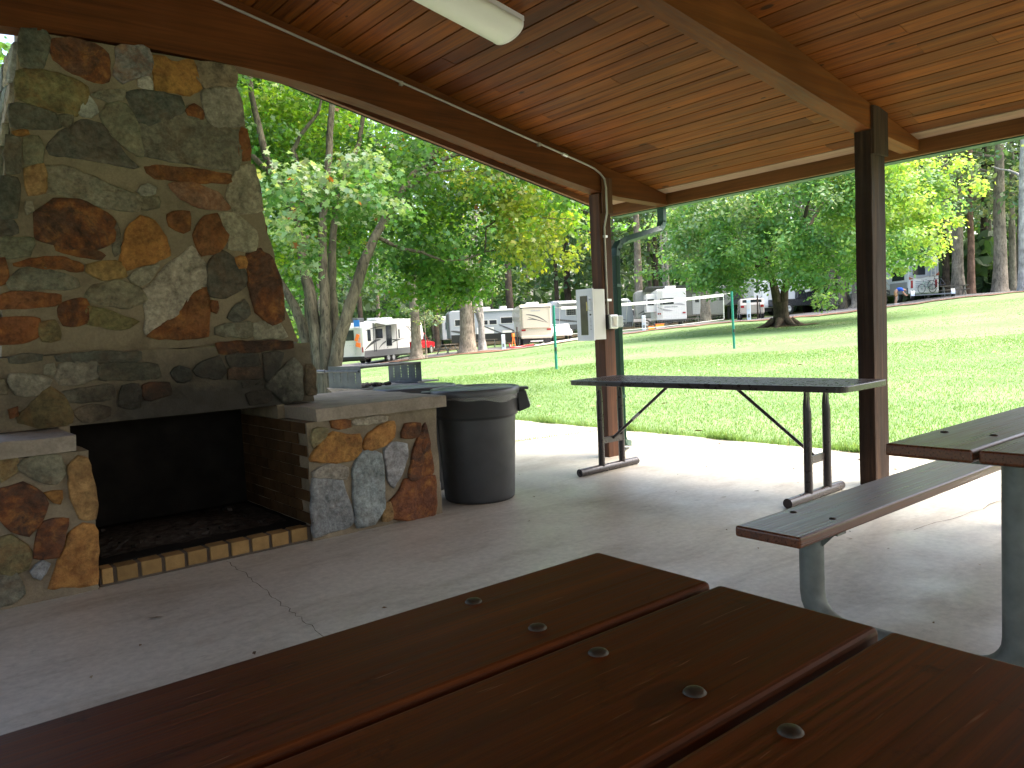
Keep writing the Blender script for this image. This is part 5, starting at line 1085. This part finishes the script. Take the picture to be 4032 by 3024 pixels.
def limb(b,p,q,r0,r1,seg=5,wob=.12,n=8,m=0):
    p,q=Vector(p),Vector(q); L=(q-p).length; pts=[];rs=[]
    for i in range(seg+1):
        t=i/seg; o=Vector((rnd.uniform(-1,1),rnd.uniform(-1,1),rnd.uniform(-.5,.5)))*wob*L*.3*math.sin(math.pi*t)
        pts.append(p.lerp(q,t)+o); rs.append(r0+(r1-r0)*t)
    b.tube(pts,rs,n,m,None,False,.06); return pts
# --- big multi-stemmed maple by the bins (local u right, v away, z up)
ta=26.0; base=P(ta,15.2,-.02)
mp=thing('maple_tree','large maple with several pale leaning stems rising behind the grill','tree',base,R(-ta))
zb=base.z; Zc=lambda yd: 1.2+(732-yd)*.00908-zb; U=lambda xd:(xd-706)*.00908
trk=MB()
def stem(pts,r0,r1,n=12):
    P3=[Vector((U(x),v,Zc(y))) for x,y,v in pts]; k=len(P3); out=[];rs=[]
    for i in range(k-1):
        for j in range(4):
            t=j/4; out.append(P3[i].lerp(P3[i+1],t)+Vector((rnd.uniform(-.012,.012),)*3)); rs.append(.72*(r0+(r1-r0)*(i+t)/(k-1)))
    out.append(P3[-1]); rs.append(r1); trk.tube(out,rs,n,0,None,True,.07)
trk.tube([(0.0,0,-.25),(0,0,.0),(.0,0,.35),(-.02,0,.75)],[.55,.42,.34,.3],16,0,None,False,.08)
stem([(700,850,0),(706,790,-.1),(716,740,-.1),(746,660,-.15),(776,580,-.2),(806,520,-.1),(858,440,.2),(905,372,.5),(980,300,1.)],.2,.07)
stem([(690,850,0),(690,770,.05),(692,690,.1),(694,600,.2),(700,480,.3),(722,330,.4),(735,220,.6),(740,60,.9)],.17,.06)
stem([(680,850,.1),(672,740,.2),(664,640,.2),(655,560,.3),(640,450,.4),(598,370,.4),(575,250,.6),(560,80,.9)],.19,.06)
stem([(672,850,.25),(655,760,.4),(640,690,.5),(622,640,.6),(580,560,.9),(520,430,1.2),(440,250,1.5)],.17,.05)
stem([(705,850,.3),(712,740,.5),(710,620,.6),(720,500,.7),(735,410,.8),(790,300,1.),(830,100,1.3)],.15,.05)
stem([(640,480,.4),(662,440,.2),(664,400,.1),(650,340,.1),(668,310,0),(705,270,-.1),(715,230,-.2)],.085,.03)
stem([(598,380,.4),(560,340,.2),(520,300,0),(480,280,-.1)],.08,.03)
stem([(862,548,.1),(905,555,.2),(950,574,.2),(1000,572,.3),(1046,556,.3),(1090,548,.4),(1150,540,.5)],.045,.012,8)
stem([(806,520,-.1),(862,548,.1)],.07,.045,8)
stem([(905,372,.5),(880,420,.3),(930,385,.2),(990,375,.3),(1080,380,.6)],.06,.02,8)
stem([(1046,556,.3),(1055,500,.4),(1100,470,.5),(1180,476,.6),(1260,482,.6)],.03,.01,6)
stem([(905,372,.5),(1000,330,.8),(1080,318,1.1),(1200,330,1.6)],.07,.02,8)
trk.build('trunk',m_barkL,mp)
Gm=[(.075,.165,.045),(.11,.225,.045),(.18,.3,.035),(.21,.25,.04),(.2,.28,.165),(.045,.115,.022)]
bl=[]
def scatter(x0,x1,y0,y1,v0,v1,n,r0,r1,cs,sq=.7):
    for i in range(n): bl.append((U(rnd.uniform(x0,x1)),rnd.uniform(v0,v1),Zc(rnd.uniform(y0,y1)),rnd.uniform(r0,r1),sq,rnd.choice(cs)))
scatter(510,800,130,430,1.8,4.5,34,.6,1.0,[0,1,2,2])       # bright backlit mass behind the upper stems
scatter(500,760,60,200,-2,2,12,.5,.9,[0,1,0]); scatter(480,1050,120,540,3.5,6.5,46,.8,1.3,[1,2,2,0]); scatter(470,800,20,300,4,7,26,.9,1.4,[0,1,5])
scatter(585,640,300,540,-.5,1,5,.3,.55,[0,1,5])
scatter(700,960,280,420,-1.5,2.5,16,.45,.85,[0,1,5,0])
scatter(780,1010,250,520,.5,4,20,.5,.9,[0,1,2])
scatter(610,870,400,500,-3.2,-1.5,15,.32,.6,[4,4,4,0],.55)   # pale front cluster, sky shine painted into the leaf colour
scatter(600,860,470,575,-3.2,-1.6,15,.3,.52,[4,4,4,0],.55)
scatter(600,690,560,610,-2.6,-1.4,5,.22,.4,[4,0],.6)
scatter(820,1120,400,560,-1.,2.5,20,.45,.8,[0,0,1,5])
scatter(780,1000,540,625,.8,3.,10,.35,.6,[0,1,5])
scatter(850,1010,600,665,1.5,3.5,10,.3,.5,[1,2,1])
scatter(970,1095,590,665,1.5,3.4,12,.3,.5,[2,2,1])
scatter(1000,1290,360,470,-1,2.5,24,.4,.75,[1,3,3,2])
scatter(1080,1300,440,560,-.6,2.2,20,.35,.62,[3,3,2,1])
scatter(1140,1275,540,600,0,2,8,.25,.42,[3,2])
scatter(900,1230,230,400,1,4,22,.6,1.0,[1,2,3])
scatter(950,1250,-200,250,-3,4,20,.9,1.3,[1,0,2]); scatter(150,950,-350,40,-4,5,40,.9,1.4,[0,1,5]); scatter(50,520,60,520,-.5,4.5,36,.8,1.2,[0,1,5])
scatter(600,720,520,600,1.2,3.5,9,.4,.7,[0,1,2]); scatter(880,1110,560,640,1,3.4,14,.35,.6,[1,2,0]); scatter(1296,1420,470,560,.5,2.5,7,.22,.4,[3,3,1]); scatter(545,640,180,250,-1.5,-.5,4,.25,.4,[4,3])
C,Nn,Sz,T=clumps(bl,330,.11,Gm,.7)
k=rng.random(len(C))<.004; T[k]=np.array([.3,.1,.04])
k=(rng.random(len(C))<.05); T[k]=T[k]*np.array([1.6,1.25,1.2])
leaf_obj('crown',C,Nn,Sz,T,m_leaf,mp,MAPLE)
# --- round lawn maple
ta=58.1; base=P(ta,43.2,-.03)
m2=thing('maple_tree','round green maple standing on the lawn with forked trunk','tree',base,R(-ta)); zb=base.z
sc=43.2*1.8228/3051; Zc=lambda yd: 1.2+(665-yd)*sc-zb; U=lambda xd:(xd-1688)*sc*.98
trk=MB()
trk.tube([(0,0,-.3),(0,0,.05),(0,0,.35),(0,0,.9),(-.02,0,1.3)],[.85,.55,.42,.36,.38],18,0,None,False,.07)
for k in range(7):
    a=k*.9; trk.tube([(.45*math.cos(a),.45*math.sin(a),.35),(.9*math.cos(a),.9*math.sin(a),.08),(1.6*math.cos(a),1.6*math.sin(a),-.12)],[.2,.13,.05],8,0,None,False)
for pts,r0,r1 in ([[(-.12,0,.9),(-.25,0,1.8),(-.45,.1,2.8),(-.8,.1,4.2),(-1.2,.2,7)],.27,.1],[[(.12,0,.9),(.2,.1,1.9),(.42,0,2.8),(1.0,-.2,4.4),(1.6,-.3,7)],.24,.08],[[(-.4,0,2.6),(-1.8,-.6,3.9),(-3.4,-.8,5)],.16,.05],[[(.5,0,2.6),(1.9,-.9,3.6),(3.6,-1.2,4.6)],.15,.05],[[(-.45,.1,2.8),(-1.6,1.2,4.2),(-3,2,6)],.14,.05],[[(-.6,.1,3.4),(-.2,-1.5,5),(.2,-2.6,6.5)],.13,.04],[[(.8,0,3.4),(1.5,1.5,5.2),(2.5,2.6,7)],.14,.05],[[(-1.2,.2,7),(-1,.2,10)],.12,.05],[[(1.8,-.3,7),(2,.2,10.5)],.1,.05]): trk.tube([Vector(p) for p in pts],[r0+(r1-r0)*i/(len(pts)-1) for i in range(len(pts))],10,0,None,False,.05)
trk.build('trunk',m_barkD,m2)
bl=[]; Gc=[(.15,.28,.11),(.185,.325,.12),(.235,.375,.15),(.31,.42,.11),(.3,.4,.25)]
cx,cz=U(1735),Zc(470); rx_,rz_=U(2005)-cx,Zc(325)-cz
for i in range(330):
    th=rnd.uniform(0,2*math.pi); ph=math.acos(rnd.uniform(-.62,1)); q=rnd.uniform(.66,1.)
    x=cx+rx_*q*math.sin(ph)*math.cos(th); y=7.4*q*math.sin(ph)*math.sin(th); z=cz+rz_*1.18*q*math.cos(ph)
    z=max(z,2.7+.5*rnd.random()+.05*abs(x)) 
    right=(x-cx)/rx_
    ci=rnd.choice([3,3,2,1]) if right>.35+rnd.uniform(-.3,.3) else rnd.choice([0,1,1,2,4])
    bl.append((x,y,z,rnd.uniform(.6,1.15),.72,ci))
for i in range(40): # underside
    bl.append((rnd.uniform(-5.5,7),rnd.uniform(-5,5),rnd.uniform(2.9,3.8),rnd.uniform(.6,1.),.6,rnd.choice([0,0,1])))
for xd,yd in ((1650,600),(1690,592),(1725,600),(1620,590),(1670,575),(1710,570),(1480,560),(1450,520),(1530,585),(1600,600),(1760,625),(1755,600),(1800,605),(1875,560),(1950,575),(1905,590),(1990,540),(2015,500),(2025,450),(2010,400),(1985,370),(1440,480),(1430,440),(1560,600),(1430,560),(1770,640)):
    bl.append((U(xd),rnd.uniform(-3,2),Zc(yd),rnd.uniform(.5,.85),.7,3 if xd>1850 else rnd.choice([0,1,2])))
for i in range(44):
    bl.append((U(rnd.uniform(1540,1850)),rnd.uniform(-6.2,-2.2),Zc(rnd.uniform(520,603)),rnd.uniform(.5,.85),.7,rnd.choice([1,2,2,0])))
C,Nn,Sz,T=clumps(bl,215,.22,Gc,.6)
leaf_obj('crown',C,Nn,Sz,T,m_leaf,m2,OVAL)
# --- generic trees
def tree_parts(t,h,r,crown0,cr,mat,cols,nb,leaf,dens,fork=False,lean=0,flare=1.5,limbs=6,sq=.75,top=True):
    b=MB(); pts=[];rs=[]
    for i in range(11):
        u=i/10; pts.append((lean*u*u*h*.1+rnd.uniform(-.03,.03)*h*.05,rnd.uniform(-.03,.03)*h*.05,-.2+u*h*.92)); rs.append(r*((1-u)**.8*.8+.12)*(flare if i==0 else 1))
    pts.insert(1,(0,0,.35)); rs.insert(1,r*1.08)
    b.tube(pts,rs,12,0,None,False,.06)
    if fork: b.tube([(0,0,h*.16),(r*1.6,0,h*.28),(r*2.4,.1,h*.7)],[r*.8,r*.62,r*.3],10,0,None,False,.05)
    tips=[]
    for k in range(limbs):
        z0=h*rnd.uniform(crown0*.9,.75); a=rnd.uniform(0,6.28); L=cr*rnd.uniform(.5,.95); q=(L*math.cos(a),L*math.sin(a),z0+L*rnd.uniform(.2,.7)); limb(b,(0,0,z0),q,r*.28,r*.07,4,.15,6); tips.append(q)
    b.build('trunk',mat,t)
    bl=[]; z0=h*crown0
    for i in range(nb):
        u=rnd.random(); z=z0+(h-z0)*u; env=cr*(math.sin(math.pi*min(1,.12+.88*u))**.6)
        a=rnd.uniform(0,6.28); q=env*rnd.uniform(.35,1.); bl.append((q*math.cos(a),q*math.sin(a),z,rnd.uniform(.16,.3)*cr,sq,rnd.randrange(len(cols))))
    C,Nn,Sz,T=clumps(bl,dens,leaf,cols,.5); leaf_obj('crown',C,Nn,Sz,T,m_leaf2,t,OVAL)
    return t
DG=[(.085,.15,.075),(.11,.185,.09),(.14,.215,.105)]; PG=[(.2,.26,.15),(.24,.29,.17),(.16,.22,.12)]; BG=[(.1,.2,.065),(.135,.24,.075),(.085,.165,.06)]; YG=[(.11,.2,.05),(.14,.23,.06)]  # DG lightened and greyed: distance haze painted into the forest leaf colour
def one(lab,az,d,**k):
    t=thing('tree',lab,'tree',P(az,d,-.05),R(rnd.uniform(0,360))); return tree_parts(t,**k)
one('big grey trunk with flared base in front of the red pickup',31.9,57,h=17,r=.43,crown0=.42,cr=5.0,mat=m_barkG,cols=BG,nb=50,leaf=.4,dens=22,flare=2.3)
one('massive grey tree trunk left of the pale grey motorhome',35.65,58.6,h=20,r=.62,crown0=.38,cr=6.2,mat=m_barkG,cols=BG,nb=64,leaf=.4,dens=20,flare=1.9)
one('forked pale slender trunk in front of the grey motorhome',36.75,62,h=13,r=.32,crown0=.45,cr=3.6,mat=bark('pale_smooth_bark',(.2,.19,.17),(.42,.4,.37)),cols=PG,nb=34,leaf=.35,dens=24,fork=True)
one('thin dark-trunked evergreen beyond the red pickup',33.45,72,h=12,r=.3,crown0=.24,cr=2.9,mat=m_barkD,cols=[(.05,.11,.06),(.075,.14,.08)],nb=55,leaf=.35,dens=26,sq=.35)
t=one('leafy sapling sprouting from the flared trunk, pale drooping leaves',32.6,55.4,h=4.6,r=.07,crown0=.52,cr=1.7,mat=m_barkG,cols=PG,nb=30,leaf=.24,dens=70,sq=.5)
t=one('small pale leafy tree beside the massive grey trunk',36.2,59.6,h=6.6,r=.1,crown0=.48,cr=2.2,mat=m_barkG,cols=PG+[(.09,.17,.06)],nb=34,leaf=.26,dens=60,sq=.5)
one('dark straight trunk rising behind the cream motorhome',38.9,78,h=21,r=.5,crown0=.42,cr=6,mat=m_barkD,cols=DG,nb=50,leaf=.5,dens=18)
one('tall dark tree just left of the cabinet post',43.2,86,h=22,r=.5,crown0=.36,cr=6,mat=m_barkD,cols=DG,nb=60,leaf=.5,dens=18)
one('straight grey trunk standing alone right of the downspout',48.35,80,h=23,r=.52,crown0=.5,cr=5,mat=m_barkG,cols=DG,nb=46,leaf=.5,dens=18)
one('wispy tree with thin double stem behind the square white trailer',50.4,78,h=15,r=.26,crown0=.42,cr=3.6,mat=bark('pale_stem_bark',(.16,.15,.12),(.34,.32,.27)),cols=YG,nb=30,leaf=.4,dens=15,fork=True)
one('stout pair of brown trunks behind the long grey trailer',53.0,68.0,h=19,r=.45,crown0=.4,cr=5,mat=m_barkG,cols=DG,nb=48,leaf=.45,dens=20,fork=True)
one('smooth grey trunk at the picnic table in the shade',61.4,67.6,h=20,r=.33,crown0=.36,cr=5.0,mat=m_barkG,cols=DG,nb=50,leaf=.45,dens=18)
one('second grey trunk standing just left of the dark post',62.0,67.2,h=20,r=.36,crown0=.36,cr=5.0,mat=m_barkG,cols=DG,nb=50,leaf=.45,dens=18,flare=1.8)
one('wide-footed grey trunk touching the edge of the dark post',62.95,66.4,h=21,r=.42,crown0=.4,cr=5,mat=m_barkG,cols=DG,nb=50,leaf=.45,dens=18,flare=2.4)
one('tall forked grey trunk right of the bicycle motorhome',68.85,66,h=21,r=.47,crown0=.27,cr=5.2,mat=m_barkG,cols=PG,nb=60,leaf=.42,dens=20,fork=True)
one('slim reddish pine trunk beside the forked grey trunk',69.55,67,h=22,r=.28,crown0=.62,cr=3.8,mat=m_barkR,cols=DG,nb=34,leaf=.45,dens=18)
one('straight grey trunk between the pine and the frame edge',71.1,65.2,h=21,r=.5,crown0=.28,cr=5.4,mat=m_barkG,cols=PG+DG,nb=60,leaf=.42,dens=20)
one('thin dim trunk deep in the woods at right',71.75,72,h=20,r=.3,crown0=.3,cr=4.2,mat=m_barkG,cols=DG,nb=40,leaf=.45,dens=18)
one('pale flecked trunk at the right edge of the view',72.35,60.5,h=21,r=.36,crown0=.36,cr=5,mat=bark('flecked_bark',(.2,.19,.18),(.42,.41,.4)),cols=PG,nb=46,leaf=.42,dens=20)
# forest behind, three kinds copied
protos=[]
def proto(lab,**k):
    t=thing('forest_tree',lab,'tree',(0,0,0),0,'forest trees behind the campground'); tree_parts(t,**k); protos.append(t)
proto('tall full-crowned forest tree standing in the woods behind the campers',h=22,r=.38,crown0=.3,cr=5.4,mat=m_barkD,cols=DG,nb=80,leaf=.6,dens=13)
proto('bushy lighter green forest tree at the edge of the woods behind the campers',h=16,r=.28,crown0=.14,cr=5.0,mat=m_barkG,cols=BG,nb=78,leaf=.55,dens=15)
proto('slender high-crowned forest tree in the woods behind the campers',h=24,r=.34,crown0=.5,cr=4.2,mat=m_barkG,cols=DG+[(.07,.13,.06)],nb=56,leaf=.55,dens=14)
i=0; spots=[]
for row,(d0,d1) in enumerate(((84,93),(96,108),(112,124))):
    az=3+row*1.3
    while az<78:
        d=rnd.uniform(d0,d1); spots.append((az+rnd.uniform(-.7,.7),d)); az+=rnd.uniform(2.6,3.7)*(1 if row else 1.15)
for (az,d) in spots:
    k=rnd.choice([0,0,1,2,2]) if az>40 else rnd.choice([0,1,1,2])
    if az<20: k=rnd.choice([0,1])
    t=copy_tree(protos[k]); t.location=P(az,d,-.1); t.rotation_euler=(0,0,rnd.uniform(0,6.28)); s_=rnd.uniform(.8,1.15); t.scale=(s_,s_,s_*rnd.uniform(.92,1.08))
for k,(az,d) in enumerate(((66.2,78),(55.2,84),(57.5,82))):
    t=protos[k]; t.location=P(az,d,-.1)
for az,d,k in ((68.2,76,0),(70.3,78,0),(72.2,74,2),(73.5,78,0),(64.4,77,0),(62.4,76,1),(60.4,80,0),(46.6,88,2),(49.6,86,0),(10,40,1),(6.5,34,1),(3.5,46,0),(14,60,0),(18.5,46,0),(21.5,52,1),(24.5,47,0),(28,80,0),(74.8,72,0)):
    t=copy_tree(protos[k]); t.location=P(az,d,-.1); t.rotation_euler=(0,0,rnd.uniform(0,6.28)); s_=rnd.uniform(.85,1.05); t.scale=(s_,s_,s_)
# understory and far wood: one mass of foliage
n=46000
az=rng.uniform(-6,84,n); d=rng.uniform(88,150,n); near=rng.random(n)<.3; d[near]=rng.uniform(76,92,near.sum()); az[near]=rng.uniform(52,84,near.sum())
lump=(np.sin(az*1.9)+np.sin(az*.73+2)+np.sin(az*5.1)*.5)*.5
hh=np.where(near,rng.random(n)**1.6*(4.2+1.5*lump),rng.random(n)**1.25*(15+5*lump))
x=d*np.sin(np.radians(az)); y=d*np.cos(np.radians(az)); z=gz_np(x,y)+hh
C=np.column_stack([x,y,z]); Nn=rng.normal(size=(n,3)); Nn[:,2]+=.5; Nn[:,:2]-=.5*np.column_stack([x,y])/d[:,None]
base=np.array([(.04,.08,.035),(.055,.11,.042),(.075,.135,.055),(.095,.155,.075)])[rng.integers(0,4,n)]; T=base*rng.uniform(.7,1.3,(n,1))
o=leaf_obj('woods',C,Nn,rng.uniform(.7,1.7,n),T,m_leaf2,None,OVAL); tag(o,'dark mass of undergrowth and far woods closing the view behind the campground','woods',None,'stuff')
# grass blades on the near lawn
def grass(n,az0,az1,d0,d1,pw,h0,h1,w0):
    az=rng.uniform(az0,az1,n); d=d0+(d1-d0)*rng.random(n)**pw
    x=d*np.sin(np.radians(az)); y=d*np.cos(np.radians(az)); return x,y
xs=[];ys=[];hs=[];ws=[]
n=150000; az=rng.uniform(20,79,n); d=6.6+18*rng.random(n)**1.35; x=d*np.sin(np.radians(az)); y=d*np.cos(np.radians(az)); k=((x>6.53)|(y>8.53))
xs.append(x[k]);ys.append(y[k]);hs.append(rng.uniform(.018,.042,k.sum()));ws.append(np.full(k.sum(),.008)*(.6+d[k]/14))
n=60000; d=16+34*rng.random(n); az=rng.uniform(22,76,n); xs.append(d*np.sin(np.radians(az)));ys.append(d*np.cos(np.radians(az)));hs.append(rng.uniform(.012,.026,n));ws.append(.012+d*.0006)
n=15000; y=rng.uniform(.5,8.6,n); xs.append(6.5+np.abs(rng.normal(size=n))*.09-.012+.025*np.sin(y*7)*np.sin(y*2.3)); ys.append(y); hs.append(rng.uniform(.06,.125,n)); ws.append(np.full(n,.010))
n=220; u=rng.random(n); xs.append(4.9+1.5*u+rng.normal(size=n)*.03); ys.append(6.53-.25*u+rng.normal(size=n)*.012); hs.append(rng.uniform(.015,.05,n)); ws.append(np.full(n,.006))
x=np.concatenate(xs);y=np.concatenate(ys);h=np.concatenate(hs);wd=np.concatenate(ws); n=len(x)
z=np.where(x<6.5,np.where((y<8.5),0,gz_np(x,y)),gz_np(x,y))
az=rng.uniform(0,6.28,n); ln=h*rng.uniform(.2,.9,n); la=rng.uniform(0,6.28,n)
V=np.zeros((n,3,3)); V[:,0]=np.column_stack([x-wd/2*np.cos(az),y-wd/2*np.sin(az),z-.005]); V[:,1]=np.column_stack([x+wd/2*np.cos(az),y+wd/2*np.sin(az),z-.005]); V[:,2]=np.column_stack([x+ln*np.cos(la),y+ln*np.sin(la),z+h])
pat=np.sin(x*.9+np.sin(y*.6)*2)*np.sin(y*.7+1.3*np.sin(x*.4))
c0=np.array([.13,.22,.08]);c1=np.array([.172,.258,.105]);c2=np.array([.3,.3,.15])
tt=np.clip(.5+.35*pat+rng.normal(size=n)*.3,0,1)[:,None]; T=(c0*(1-tt)+c1*tt)*rng.uniform(.88,1.12,(n,1)); k=rng.random(n)<.04; T[k]=c2*.9
me=bpy.data.meshes.new('grass'); me.vertices.add(n*3); me.vertices.foreach_set('co',V.astype(np.float32).ravel()); me.loops.add(n*3); me.loops.foreach_set('vertex_index',np.arange(n*3,dtype=np.int32)); me.polygons.add(n); me.polygons.foreach_set('loop_start',np.arange(0,n*3,3,dtype=np.int32)); me.polygons.foreach_set('loop_total',np.full(n,3,dtype=np.int32)); me.update(); me.validate()
at=me.color_attributes.new('tint','FLOAT_COLOR','POINT'); at.data.foreach_set('color',np.repeat(np.column_stack([T,np.zeros(n)]),3,axis=0).astype(np.float32).ravel())
me.materials.append(m_blade); o=bpy.data.objects.new('grass',me); COL.objects.link(o); tag(o,'short bright green grass blades growing on the lawn','grass',None,'stuff')
# fallen leaves lying on the lawn
n=46; pts=[]; b=MB()
for i in range(n):
    az,d=rnd.uniform(40,74),rnd.uniform(8.8,22) if rnd.random()<.75 else rnd.uniform(6.9,8); p=P(az,d,.05)
    if p.x<6.55: continue
    a=rnd.uniform(0,6.28); L=rnd.uniform(.03,.07); dd=Vector((math.cos(a),math.sin(a),.15))*L; nn=Vector((-math.sin(a),math.cos(a),rnd.uniform(-.4,.4)))*L*.6
    b.add([p-dd,p+nn,p+dd,p-nn],[(0,1,2,3)],0,rnd.choice([(.25,.13,.06),(.35,.2,.1),(.45,.4,.25),(.18,.09,.05)]))
tag(b.build('fallen_leaves',flat('dry_leaf',(1,1,1),.8)),'few dry brown leaves lying on the lawn','leaves',None,'stuff')
